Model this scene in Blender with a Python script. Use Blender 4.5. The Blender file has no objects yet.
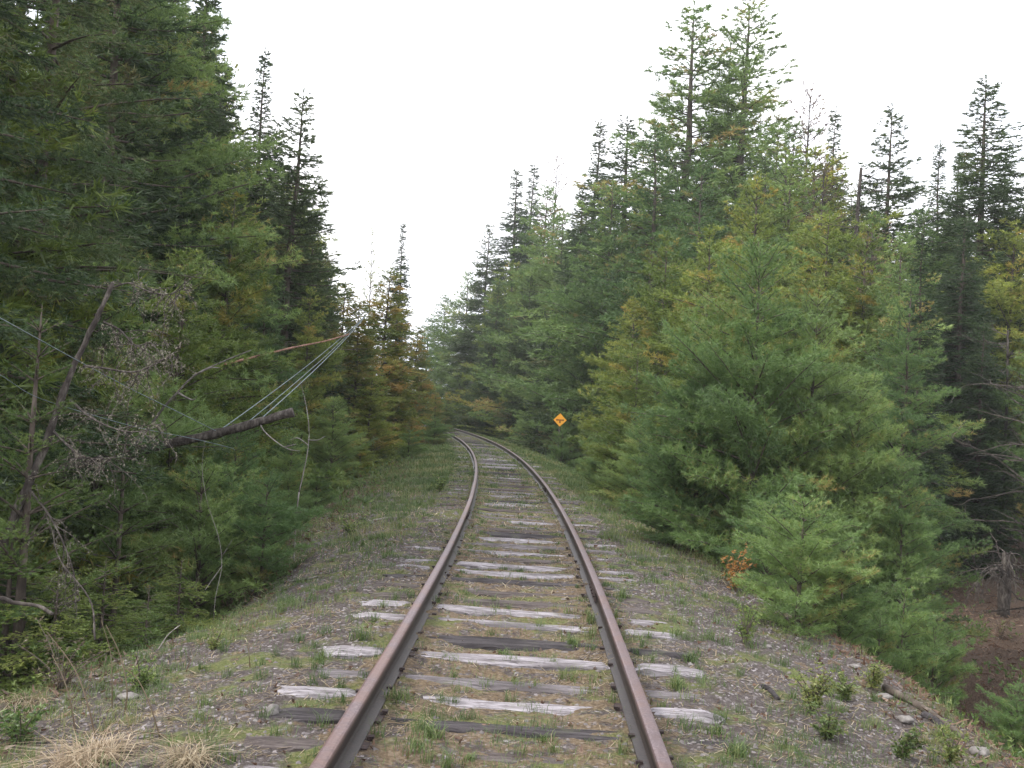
import bpy, math, random
import numpy as np
from mathutils import Matrix, Vector

# ------------------------------------------------------------ camera
F, ROLL, PITCH, CAMZ = 995.0, 0.0597, 0.0257, 1.714
sc = bpy.context.scene
C = sc.collection
cr, sr, cp, sp = math.cos(ROLL), math.sin(ROLL), math.cos(PITCH), math.sin(PITCH)
RIGHT = np.array((cr, -sp * sr, cp * sr)); UP = np.array((-sr, -sp * cr, cp * cr)); FWD = np.array((0, cp, sp))
cam_d = bpy.data.cameras.new('camera'); cam = bpy.data.objects.new('camera', cam_d); C.objects.link(cam)
cam.matrix_world = Matrix(((RIGHT[0], UP[0], -FWD[0], 0), (RIGHT[1], UP[1], -FWD[1], 0),
                           (RIGHT[2], UP[2], -FWD[2], CAMZ), (0, 0, 0, 1)))
cam_d.sensor_width = 36; cam_d.lens = F / 1024 * 36
cam_d.clip_start = 0.05; cam_d.clip_end = 3000
sc.camera = cam

# ------------------------------------------------------------ overcast sky
SUN_EL, SUN_AZ = math.radians(46), math.radians(250)
w = bpy.data.worlds.new('World'); sc.world = w; w.use_nodes = True
wn, wl = w.node_tree.nodes, w.node_tree.links
wn.clear()
sky = wn.new('ShaderNodeTexSky'); sky.sky_type = 'NISHITA'; sky.sun_disc = False
sky.sun_elevation = SUN_EL; sky.sun_rotation = SUN_AZ
bg1 = wn.new('ShaderNodeBackground'); bg1.inputs[1].default_value = 0.12
wl.new(sky.outputs[0], bg1.inputs[0])
tc = wn.new('ShaderNodeTexCoord'); mp = wn.new('ShaderNodeMapping'); mp.inputs['Scale'].default_value = (1, 1, 2.6)
wl.new(tc.outputs['Generated'], mp.inputs[0])
nz = wn.new('ShaderNodeTexNoise'); nz.inputs['Scale'].default_value = 2.1; nz.inputs['Detail'].default_value = 5
wl.new(mp.outputs[0], nz.inputs[0])
rp = wn.new('ShaderNodeValToRGB'); rp.color_ramp.elements[0].position = .3; rp.color_ramp.elements[1].position = .62
rp.color_ramp.elements[0].color = (.86, .90, 1.0, 1); rp.color_ramp.elements[1].color = (1.0, .985, 1.0, 1)
wl.new(nz.outputs[0], rp.inputs[0])
bg2 = wn.new('ShaderNodeBackground'); bg2.inputs[1].default_value = 1.38
wl.new(rp.outputs[0], bg2.inputs[0])
cov = wn.new('ShaderNodeMapRange'); cov.inputs[1].default_value = .26; cov.inputs[2].default_value = .40
cov.inputs[3].default_value = .45; cov.inputs[4].default_value = .96
wl.new(nz.outputs[0], cov.inputs[0])
mx = wn.new('ShaderNodeMixShader'); wl.new(cov.outputs[0], mx.inputs[0]); wl.new(bg1.outputs[0], mx.inputs[1]); wl.new(bg2.outputs[0], mx.inputs[2])
wo = wn.new('ShaderNodeOutputWorld'); wl.new(mx.outputs[0], wo.inputs[0])
sd = bpy.data.lights.new('sun', 'SUN'); sd.energy = 2.3; sd.angle = math.radians(16); sd.color = (1, .96, .9)
so = bpy.data.objects.new('sun', sd); C.objects.link(so)
sdir = Vector((math.sin(SUN_AZ) * math.cos(SUN_EL), math.cos(SUN_AZ) * math.cos(SUN_EL), math.sin(SUN_EL)))
so.rotation_euler = sdir.to_track_quat('Z', 'Y').to_euler()
sc.view_settings.view_transform = 'Standard'; sc.view_settings.look = 'None'
sc.view_settings.gamma = 1; sc.view_settings.exposure = 0.78
sc.render.engine = 'CYCLES'
sc.cycles.max_bounces = 6; sc.cycles.diffuse_bounces = 4; sc.cycles.transparent_max_bounces = 4

# ------------------------------------------------------------ maths helpers
def ray(px, py):
    u, v = (px - 512) / F, -(py - 384) / F
    return u * RIGHT + v * UP + FWD
def at(px, py, Y):
    r = ray(px, py); t = Y / r[1]
    return np.array((r[0] * t, Y, CAMZ + r[2] * t))
def _h(ix, iy, seed):
    n = (ix * 374761393 + iy * 668265263 + seed * 974634777) & 0x7fffffff
    n = ((n ^ (n >> 13)) * 1274126177) & 0x7fffffff
    return ((n ^ (n >> 16)) & 0xffff) / 65535.0
def noise(x, y, seed=0):
    x = np.asarray(x, float); y = np.asarray(y, float)
    ix = np.floor(x).astype(np.int64); iy = np.floor(y).astype(np.int64)
    fx = x - ix; fy = y - iy; fx = fx * fx * (3 - 2 * fx); fy = fy * fy * (3 - 2 * fy)
    a = _h(ix, iy, seed); b = _h(ix + 1, iy, seed); c = _h(ix, iy + 1, seed); d = _h(ix + 1, iy + 1, seed)
    return (a * (1 - fx) + b * fx) * (1 - fy) + (c * (1 - fx) + d * fx) * fy - .5
def fbm(x, y, seed=0, o=4):
    r = 0; a = 1.0
    for k in range(o):
        r = r + a * noise(np.asarray(x) * 2 ** k, np.asarray(y) * 2 ** k, seed + k * 7); a *= .55
    return r
def xc(y):
    y = np.asarray(y, float)
    v = -.128 + .0434 * y - .00155 * y * y
    yy = 150.0
    return np.where(y > yy, -.128 + .0434 * yy - .00155 * yy * yy + (.0434 - .0031 * yy) * (y - yy), v)
def slope(y): return .0434 - .0031 * y
def track(y, d):
    s = slope(y); n = math.sqrt(1 + s * s)
    return np.array((float(xc(y)) + d / n, y - s * d / n))
def sstep(a, b, x):
    t = np.clip((x - a) / (b - a), 0, 1); return t * t * (3 - 2 * t)
def ground_d(d, y):
    """height of the ground at lateral distance d from the track centre"""
    d = np.asarray(d, float); y = np.asarray(y, float)
    ad = np.abs(d)
    z = -0.026 + .032 * np.exp(-((ad - .73) / .3) ** 2) + .016 * np.exp(-((ad - 1.2) / .25) ** 2) - .006 * sstep(1.0, 1.5, ad)
    # ballast shoulder and embankment
    er = 3.0 - .5 * sstep(8, 16, y) + .15 * noise(y * .35, 3, 5); dr = 2.5 - 1.5 * sstep(16, 42, y) - .5 * sstep(42, 80, y)
    el = 3.0 - .75 * sstep(6, 9, y) + 1.2 * sstep(11, 17, y) + .2 * noise(y * .4, 9, 6)
    dl = 2.0 - 1.1 * sstep(12, 26, y) - .6 * sstep(26, 50, y)
    def side(x, e, D):
        a = -.10 * sstep(1.4, e, x) - .06 * np.clip(x - 1.5, 0, None) * (x < e + 5)
        t = np.clip((x - e) * .85, 0, None)
        return a - D * (1 - np.exp(-(t / D) ** 1.25)) + .05 * np.clip(x - 10, 0, 60)
    z = z + np.where(d > 0, side(d, er, dr), side(-d, el, dl))
    X = d + xc(y)
    amp = .016 + .05 * sstep(1.2, 2.4, ad) + .22 * sstep(3, 7, ad)
    z = z + amp * fbm(X * 1.1, y * 1.1, 3, 3) + (.022 + .02 * sstep(1.3, 2.2, ad)) * fbm(X * 5, y * 5, 11, 3)
    z = z + .034 * fbm(X * 2.1, y * 3.1, 77, 2) * (ad < 1.6) * (1 - np.exp(-((ad - .7525) / .16) ** 2))
    z = z + .013 * fbm(X * 12, y * 12, 15, 2) * (1 - sstep(2.5, 3.5, ad))
    z = z + .9 * sstep(8, 40, ad) * fbm(X * .05, y * .05, 21, 2)
    return z
def ground(x, y):
    s = slope(np.minimum(y, 150))
    return ground_d((np.asarray(x) - xc(y)), y)
def hit(px, py):
    r = ray(px, py); t = 1.5
    while t < 200:
        p = r * t + np.array((0, 0, CAMZ))
        if p[2] < float(ground(p[0], p[1])): return p
        t += .02 if t < 12 else .08
    return p

# ------------------------------------------------------------ mesh helpers
class MB:
    def __init__(s): s.v = []; s.f = []; s.n = 0; s.a = []; s.mi = []
    def add(s, v, f, a=0.0, mi=0):
        v = np.asarray(v, float).reshape(-1, 3)
        f = np.asarray(f, np.int64)
        s.v.append(v); s.f.append(f + s.n); s.n += len(v)
        s.a.append(np.broadcast_to(np.asarray(a, float), (len(v),)))
        s.mi.append(np.full(len(f), mi))
        return s
    def tube(s, pts, r, k=6, a=0.0, cap=True, wob=0, rng=None, mi=0):
        P = np.asarray(pts, float); n = len(P)
        r = np.broadcast_to(np.asarray(r, float), (n,)) if np.ndim(r) else np.full(n, float(r))
        T = np.gradient(P, axis=0); T /= np.linalg.norm(T, axis=1)[:, None] + 1e-12
        ref = np.array((0, 0, 1.0)) if abs(T[:, 2]).mean() < .8 else np.array((1.0, 0, 0))
        A = np.cross(T, ref); A /= np.linalg.norm(A, axis=1)[:, None] + 1e-12
        B = np.cross(T, A)
        th = np.arange(k) / k * 2 * math.pi
        rr = r[:, None] * np.ones((1, k))
        if wob: rr = rr * (1 + wob * (rng.random((n, k)) - .5))
        V = P[:, None, :] + rr[:, :, None] * (np.cos(th)[None, :, None] * A[:, None, :] + np.sin(th)[None, :, None] * B[:, None, :])
        V = V.reshape(-1, 3)
        i = np.arange(n - 1)[:, None] * k; j = np.arange(k)[None, :]; j2 = (j + 1) % k
        Fc = np.stack([i + j, i + j2, i + k + j2, i + k + j], -1).reshape(-1, 4)
        s.add(V, Fc, a, mi)
        if cap and k >= 4:
            if k == 4:
                s.f.append(np.array([[3, 2, 1, 0], [(n - 1) * k + q for q in range(4)]]) + (s.n - len(V))); s.mi.append(np.full(2, mi))
            else:
                for e, c in ((0, P[0]), ((n - 1) * k, P[-1])):
                    base = s.n - len(V) if e == 0 else None
                o = s.n - len(V)
                s.v.append(np.array([P[0], P[-1]])); s.a.append(np.broadcast_to(np.asarray(float(np.mean(a))), (2,)))
                c0, c1 = s.n, s.n + 1; s.n += 2
                q = np.arange(k); q2 = (q + 1) % k
                s.f.append(np.stack([o + q2, o + q, np.full(k, c0)], -1)); s.mi.append(np.full(k, mi))
                s.f.append(np.stack([o + (n - 1) * k + q, o + (n - 1) * k + q2, np.full(k, c1)], -1)); s.mi.append(np.full(k, mi))
        return s
    def box(s, lo, hi, a=0.0, mi=0):
        x0, y0, z0 = lo; x1, y1, z1 = hi
        v = [(x0, y0, z0), (x1, y0, z0), (x1, y1, z0), (x0, y1, z0), (x0, y0, z1), (x1, y0, z1), (x1, y1, z1), (x0, y1, z1)]
        return s.add(v, [(0, 3, 2, 1), (4, 5, 6, 7), (0, 1, 5, 4), (1, 2, 6, 5), (2, 3, 7, 6), (3, 0, 4, 7)], a, mi)
    def mesh(s, name, smooth=False):
        V = np.concatenate(s.v); A = np.concatenate(s.a)
        me = bpy.data.meshes.new(name)
        ls = np.concatenate([np.full(len(f), f.shape[1]) for f in s.f]); li = np.concatenate([f.reshape(-1) for f in s.f])
        me.vertices.add(len(V)); me.vertices.foreach_set('co', V.astype(np.float32).ravel())
        me.loops.add(len(li)); me.loops.foreach_set('vertex_index', li.astype(np.int32))
        me.polygons.add(len(ls)); st = np.concatenate([[0], np.cumsum(ls)[:-1]])
        me.polygons.foreach_set('loop_start', st.astype(np.int32))
        me.polygons.foreach_set('material_index', np.concatenate(s.mi).astype(np.int32))
        at_ = me.attributes.new('var', 'FLOAT', 'POINT'); at_.data.foreach_set('value', A.astype(np.float32))
        me.update(calc_edges=True); me.validate()
        me.polygons.foreach_set('use_smooth', np.full(len(me.polygons), smooth))
        return me
    def build(s, name, mat, parent=None, smooth=False, loc=None):
        me = s.mesh(name, smooth)
        for m in (mat if isinstance(mat, (list, tuple)) else [mat]): me.materials.append(m)
        o = bpy.data.objects.new(name, me); C.objects.link(o); o.parent = parent
        if loc is not None: o.location = loc
        return o
def tag(o, label=None, cat=None, group=None, kind=None):
    if label: o['label'] = label
    if cat: o['category'] = cat
    if group: o['group'] = group
    if kind: o['kind'] = kind
    return o
def empty(name, loc, label, cat, group=None):
    o = bpy.data.objects.new(name, None); C.objects.link(o); o.location = loc; o.empty_display_size = .1
    return tag(o, label, cat, group)
def link_copy(src, parent=None):
    c = src.copy(); C.objects.link(c); c.parent = parent
    return c

# ------------------------------------------------------------ materials
def newmat(name):
    m = bpy.data.materials.new(name); m.use_nodes = True; nt = m.node_tree; nt.nodes.clear()
    return m, nt.nodes, nt.links
def ramp(N, L, src, stops):
    r = N.new('ShaderNodeValToRGB'); e = r.color_ramp.elements
    while len(e) < len(stops): e.new(.5)
    for k, (p, c) in enumerate(stops): e[k].position = p; e[k].color = (*c, 1)
    L.new(src, r.inputs[0]); return r.outputs[0]
def mixc(N, L, f, a, b, mode='MIX'):
    m = N.new('ShaderNodeMix'); m.data_type = 'RGBA'; m.blend_type = mode
    for sock, v in ((m.inputs[0], f), (m.inputs[6], a), (m.inputs[7], b)):
        if isinstance(v, (int, float)): sock.default_value = v
        elif isinstance(v, tuple): sock.default_value = (*v, 1)
        else: L.new(v, sock)
    return m.outputs[2]
def ntex(N, L, coord, scale, detail=4, rough=.6, vec=None):
    t = N.new('ShaderNodeTexNoise'); t.inputs['Scale'].default_value = scale; t.inputs['Detail'].default_value = detail; t.inputs['Roughness'].default_value = rough
    if vec is not None:
        m = N.new('ShaderNodeMapping'); m.inputs['Scale'].default_value = vec; L.new(coord, m.inputs[0]); coord = m.outputs[0]
    L.new(coord, t.inputs['Vector']); return t.outputs[0]
def math_(N, L, op, a, b=None, clamp=False):
    m = N.new('ShaderNodeMath'); m.operation = op; m.use_clamp = clamp
    for i, v in enumerate((a, b)):
        if v is None: continue
        if isinstance(v, (int, float)): m.inputs[i].default_value = v
        else: L.new(v, m.inputs[i])
    return m.outputs[0]
def mapr(N, L, v, a, b, c=0., d=1.):
    m = N.new('ShaderNodeMapRange'); m.interpolation_type = 'SMOOTHSTEP'; L.new(v, m.inputs[0])
    for i, q in enumerate((a, b, c, d)): m.inputs[i + 1].default_value = q
    return m.outputs[0]
def attr(N, name):
    a = N.new('ShaderNodeAttribute'); a.attribute_name = name; return a.outputs['Fac']
def surf(N, L, col, rough=.8, bump=None, bstr=.3, bdist=.01, metal=0., spec=.3):
    p = N.new('ShaderNodeBsdfPrincipled')
    if isinstance(col, tuple): p.inputs['Base Color'].default_value = (*col, 1)
    else: L.new(col, p.inputs['Base Color'])
    if isinstance(rough, float): p.inputs['Roughness'].default_value = rough
    else: L.new(rough, p.inputs['Roughness'])
    p.inputs['Metallic'].default_value = metal; p.inputs['Specular IOR Level'].default_value = spec
    if bump is not None:
        b = N.new('ShaderNodeBump'); b.inputs['Strength'].default_value = bstr; b.inputs['Distance'].default_value = bdist
        L.new(bump, b.inputs['Height']); L.new(b.outputs[0], p.inputs['Normal'])
    o = N.new('ShaderNodeOutputMaterial'); L.new(p.outputs[0], o.inputs[0])
    return p
def leafmat(name, stops, tr=.38, orand=.25):
    """foliage: colour runs over the 'var' attribute, with a slight tint per plant"""
    m, N, L = newmat(name)
    c = ramp(N, L, attr(N, 'var'), stops)
    oi = N.new('ShaderNodeObjectInfo')
    hs = N.new('ShaderNodeHueSaturation'); L.new(c, hs.inputs['Color'])
    L.new(mapr(N, L, oi.outputs['Random'], 0, 1, .5 - .012 * orand * 4, .5 + .02 * orand * 4), hs.inputs['Hue'])
    L.new(mapr(N, L, oi.outputs['Random'], 1, 0, 1 - orand, 1 + orand), hs.inputs['Value'])
    d = N.new('ShaderNodeBsdfDiffuse'); t = N.new('ShaderNodeBsdfTranslucent')
    L.new(hs.outputs[0], d.inputs[0]); L.new(hs.outputs[0], t.inputs[0])
    x = N.new('ShaderNodeMixShader'); x.inputs[0].default_value = tr
    L.new(d.outputs[0], x.inputs[1]); L.new(t.outputs[0], x.inputs[2])
    g = N.new('ShaderNodeBsdfGlossy'); g.inputs['Roughness'].default_value = .5; g.inputs[0].default_value = (.9, .9, .9, 1)
    y = N.new('ShaderNodeMixShader'); y.inputs[0].default_value = .035
    L.new(x.outputs[0], y.inputs[1]); L.new(g.outputs[0], y.inputs[2])
    o = N.new('ShaderNodeOutputMaterial'); L.new(y.outputs[0], o.inputs[0])
    return m
M = {}
M['spruce'] = leafmat('spruce_needles', [(0, (0.035, 0.058, 0.023)), (.45, (0.061, 0.100, 0.037)), (.8, (0.098, 0.146, 0.045)), (1, (0.142, 0.130, 0.054))])
M['pine'] = leafmat('pine_needles', [(0, (0.085, 0.139, 0.048)), (.4, (0.139, 0.223, 0.069)), (.85, (0.215, 0.307, 0.085)), (1, (0.323, 0.250, 0.084))])
M['olive'] = leafmat('olive_pine_needles', [(0, (0.112, 0.150, 0.033)), (.4, (0.182, 0.240, 0.046)), (.8, (0.266, 0.305, 0.057)), (1, (0.364, 0.280, 0.066))])
M['cedar'] = leafmat('turning_cedar_sprays', [(0, (0.103, 0.151, 0.037)), (.4, (0.178, 0.227, 0.050)), (.7, (0.276, 0.268, 0.061)), (1, (0.391, 0.268, 0.077))])
M['hemlock'] = leafmat('hemlock_sprays', [(0, (0.063, 0.108, 0.030)), (.5, (0.126, 0.189, 0.042)), (1, (0.224, 0.270, 0.072))])
M['leaf'] = leafmat('broad_leaves', [(0, (.075, .11, .03)), (.5, (.13, .18, .045)), (1, (.22, .22, .08))])
M['bud'] = leafmat('reddish_spring_buds', [(0, (.12, .085, .07)), (.5, (.17, .12, .085)), (1, (.20, .17, .09))])
M['grass'] = leafmat('grass_blades', [(0, (0.069, 0.115, 0.033)), (.5, (0.115, 0.172, 0.050)), (.8, (0.172, 0.196, 0.066)), (1, (0.322, 0.265, 0.143))], orand=0)
M['straw'] = leafmat('dry_straw', [(0, (.16, .115, .07)), (.5, (.30, .23, .15)), (1, (.50, .42, .30))], orand=.1)
M['fern'] = leafmat('rusty_dead_fern', [(0, (.20, .09, .03)), (.5, (.38, .18, .05)), (1, (.5, .28, .1))], orand=.1)
M['lichen'] = leafmat('grey_lichen', [(0, (.13, .11, .09)), (.5, (.24, .215, .17)), (1, (.44, .44, .34))], orand=.1)

def barkmat(name, c0, c1, c2, sc_=14):
    m, N, L = newmat(name)
    t = N.new('ShaderNodeTexCoord').outputs['Object']
    n = ntex(N, L, t, sc_, 5, .7, (1, 1, .35)); n2 = ntex(N, L, t, 2.3, 3)
    c = ramp(N, L, n, [(.35, c0), (.5, c1), (.7, c2)])
    c = mixc(N, L, mapr(N, L, n2, .45, .7, 0, .6), c, tuple(x * .6 for x in c0))
    surf(N, L, c, .9, n, .6, .02)
    return m
M['bark'] = barkmat('conifer_bark', (.05, .04, .033), (.085, .068, .055), (.15, .125, .105))
M['deadbark'] = barkmat('dead_grey_bark', (.028, .022, .02), (.062, .052, .046), (.17, .155, .135), 22)
M['silver'] = barkmat('silvered_dead_wood', (.12, .105, .095), (.24, .22, .20), (.38, .355, .33), 20)
M['rustbark'] = barkmat('peeled_reddish_wood', (.10, .05, .035), (.24, .12, .08), (.42, .30, .24), 25)

def tiemat(name, c0, c1, c2, moss=.3):
    m, N, L = newmat(name)
    t = N.new('ShaderNodeTexCoord').outputs['Object']
    oi = N.new('ShaderNodeObjectInfo')
    mp_ = N.new('ShaderNodeMapping'); L.new(t, mp_.inputs[0])
    cx = N.new('ShaderNodeCombineXYZ'); L.new(math_(N, L, 'MULTIPLY', oi.outputs['Random'], 37.0), cx.inputs[0]); L.new(math_(N, L, 'MULTIPLY', oi.outputs['Random'], 11.0), cx.inputs[1])
    L.new(cx.outputs[0], mp_.inputs['Location']); t = mp_.outputs[0]
    g = ntex(N, L, t, 6, 6, .75, (.5, 9, 5)); big = ntex(N, L, t, 1.6, 3, .6, (1, 2.5, 1)); fine = ntex(N, L, t, 30, 3, .7, (.3, 3, 3))
    c = ramp(N, L, g, [(.30, c0), (.46, c1), (.62, c2)])
    c = mixc(N, L, mapr(N, L, big, .48, .68, 0, .75), c, c0)
    c = mixc(N, L, mapr(N, L, fine, .52, .7, 0, .5), c, tuple(x * .45 for x in c0))
    ck = ntex(N, L, t, 5, 3, .6, (.35, 11, 4)); c = mixc(N, L, mapr(N, L, math_(N, L, 'ABSOLUTE', math_(N, L, 'SUBTRACT', ck, .5)), .0, .022, .85, 0), c, (.025, .02, .022))
    mo = ntex(N, L, t, 4.5, 4, .7)
    c = mixc(N, L, mapr(N, L, mo, .56, .68, 0, moss), c, (.12, .13, .06))
    surf(N, L, c, .85, g, .8, .012)
    return m
M['tie_white'] = tiemat('bleached_sleeper_wood', (.08, .07, .072), (.21, .19, .20), (.40, .375, .40), .3)
M['tie_silver'] = tiemat('silver_grey_sleeper_wood', (.055, .045, .045), (.12, .105, .108), (.22, .20, .21), .4)
M['tie_brown'] = tiemat('brown_grey_sleeper_wood', (.036, .028, .026), (.075, .06, .056), (.14, .118, .112), .5)
M['tie_dark'] = tiemat('blackened_sleeper_wood', (.014, .012, .013), (.034, .029, .031), (.09, .08, .084), .2)

m, N, L = newmat('rusty_rail_steel'); M['rail'] = m
t = N.new('ShaderNodeTexCoord').outputs['Object']
n = ntex(N, L, t, 1.6, 5, .7); n2 = ntex(N, L, t, 60, 4, .7)
geo = N.new('ShaderNodeNewGeometry'); sx = N.new('ShaderNodeSeparateXYZ'); L.new(geo.outputs['Normal'], sx.inputs[0])
side_c = ramp(N, L, n2, [(.35, (.015, .011, .011)), (.6, (.034, .024, .022)), (.75, (.08, .05, .038))])  # dark rust on web and foot, deepened to paint in shade below the head
top_c = ramp(N, L, n2, [(.3, (.07, .048, .05)), (.55, (.135, .098, .105)), (.75, (.23, .18, .19))])
top_c = mixc(N, L, mapr(N, L, n, .42, .62, 0, .65), top_c, (.15, .085, .066))
n5 = ntex(N, L, t, 9, 5, .8)
top_c = mixc(N, L, mapr(N, L, n5, .5, .66, 0, .6), top_c, (.085, .052, .05))
c = mixc(N, L, attr(N, 'var'), side_c, top_c)
surf(N, L, c, .48, n2, .25, .002, .25, .5)
m, N, L = newmat('old_iron'); M['iron'] = m
t = N.new('ShaderNodeTexCoord').outputs['Object']; n = ntex(N, L, t, 40, 4, .7)
surf(N, L, ramp(N, L, n, [(.35, (.025, .02, .02)), (.6, (.065, .045, .042)), (.75, (.13, .075, .05))]), .7, n, .5, .004, .3)
m, N, L = newmat('wire_metal'); M['wire'] = m
t = N.new('ShaderNodeTexCoord').outputs['Object']; n = ntex(N, L, t, 9, 3)
surf(N, L, ramp(N, L, n, [(.35, (.07, .10, .105)), (.65, (.17, .21, .22))]), .55, None, metal=.2)
m, N, L = newmat('stone'); M['stone'] = m
t = N.new('ShaderNodeTexCoord').outputs['Object']; n = ntex(N, L, t, 9, 6, .7); oi = N.new('ShaderNodeObjectInfo')
c = ramp(N, L, n, [(.3, (.10, .09, .085)), (.55, (.20, .185, .175)), (.75, (.33, .31, .29))])
surf(N, L, mixc(N, L, mapr(N, L, attr(N, 'var'), 0, 1, 0, .75), c, (.11, .095, .095)), .85, n, .6, .02)
m, N, L = newmat('sign_orange'); M['sign'] = m
t = N.new('ShaderNodeTexCoord').outputs['Object']; n = ntex(N, L, t, 5, 4)
surf(N, L, ramp(N, L, n, [(.3, (.88, .38, .035)), (.7, (.98, .48, .06))]), .5)
m, N, L = newmat('sign_mark'); M['mark'] = m
surf(N, L, (.28, .09, .01), .6)
m, N, L = newmat('sign_back'); M['post'] = m
t = N.new('ShaderNodeTexCoord').outputs['Object']; n = ntex(N, L, t, 12, 4)
surf(N, L, ramp(N, L, n, [(.3, (.06, .055, .05)), (.7, (.16, .145, .13))]), .8)

# ground: cinder ballast between rails and shoulders, leaf litter under the trees
m, N, L = newmat('ballast_and_forest_floor'); M['ground'] = m
t = N.new('ShaderNodeTexCoord').outputs['Object']
d = attr(N, 'var')                      # lateral distance from the track centre
ad = math_(N, L, 'ABSOLUTE', d)
n1 = ntex(N, L, t, 34, 6, .75); n2 = ntex(N, L, t, 1.7, 5, .65); n3 = ntex(N, L, t, 7, 5, .7); n4 = ntex(N, L, t, 95, 3, .7)
vor = N.new('ShaderNodeTexVoronoi'); vor.inputs['Scale'].default_value = 48; L.new(t, vor.inputs['Vector'])
vbw = N.new('ShaderNodeRGBToBW'); L.new(vor.outputs['Color'], vbw.inputs[0])
cinder = ramp(N, L, n1, [(.3, (.036, .029, .027)), (.5, (.08, .067, .063)), (.7, (.158, .137, .132))])
cinder = mixc(N, L, mapr(N, L, vbw.outputs[0], .72, .9, 0, .8), cinder, (.34, .31, .32))
cinder = mixc(N, L, mapr(N, L, n4, .55, .7, 0, .6), cinder, (.05, .04, .038))
straw = ramp(N, L, n1, [(.3, (.075, .05, .03)), (.5, (.155, .112, .066)), (.7, (.27, .205, .13))])
moss = ramp(N, L, n1, [(.3, (.06, .07, .022)), (.55, (.12, .135, .045)), (.75, (.20, .19, .08))])
inner = mapr(N, L, ad, .8, 1.15, 1, 0)
sepy = N.new('ShaderNodeSeparateXYZ'); L.new(t, sepy.inputs[0])
far = mapr(N, L, sepy.outputs[1], 9, 34, 0, 1)
sm = math_(N, L, 'ADD', n3, math_(N, L, 'MULTIPLY', inner, .14))
c = mixc(N, L, mapr(N, L, sm, .54, .66, 0, .75), cinder, straw)
mm = math_(N, L, 'ADD', n2, math_(N, L, 'ADD', math_(N, L, 'MULTIPLY', inner, .0), math_(N, L, 'MULTIPLY', far, .2)))
c = mixc(N, L, mapr(N, L, mm, .50, .62, 0, .85), c, moss)
dk = ntex(N, L, t, 3.1, 6, .75)
c = mixc(N, L, mapr(N, L, dk, .53, .68, 0, .75), c, (.055, .042, .038))
litter = ramp(N, L, n1, [(.3, (.03, .021, .016)), (.5, (.078, .054, .04)), (.7, (.15, .108, .08))])
lit2 = math_(N, L, 'ADD', ad, math_(N, L, 'MULTIPLY', n2, 1.4))
c = mixc(N, L, mapr(N, L, lit2, 3.3, 4.4, 0, 1), c, litter)
bmp = math_(N, L, 'ADD', n1, math_(N, L, 'MULTIPLY', vor.outputs['Distance'], -.5))
surf(N, L, c, .95, bmp, .9, .02, spec=.15)

# ------------------------------------------------------------ ground sheet
rng = np.random.default_rng(7); random.seed(7)
def axis(dense, step, growth, end):
    out = [dense]; st = step
    while out[-1] < end: st *= growth; out.append(out[-1] + st)
    return out[1:]
dd = list(np.arange(0, 3.2, .034)); dd = dd + axis(3.2, .034, 1.05, 500)
dd = np.array([-x for x in dd[::-1]] + dd[1:])
yy = list(np.arange(3.0, 16, .04)); yb = [3 - x for x in axis(0, .04, 1.18, 120)][::-1]
ya = axis(16, .04, 1.012, 1200)
yy = np.array(yb + yy + ya)
DD, YY = np.meshgrid(dd, yy)
XX = DD + xc(YY) if True else 0
ZZ = ground_d(DD, YY)
g = MB(); nx, ny = len(dd), len(yy)
ii = np.arange(ny - 1)[:, None] * nx + np.arange(nx - 1)[None, :]
g.add(np.stack([XX, YY, ZZ], -1).reshape(-1, 3), np.stack([ii, ii + 1, ii + nx + 1, ii + nx], -1).reshape(-1, 4), DD.ravel())
tag(g.build('ground', M['ground'], smooth=True), kind='structure')

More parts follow.
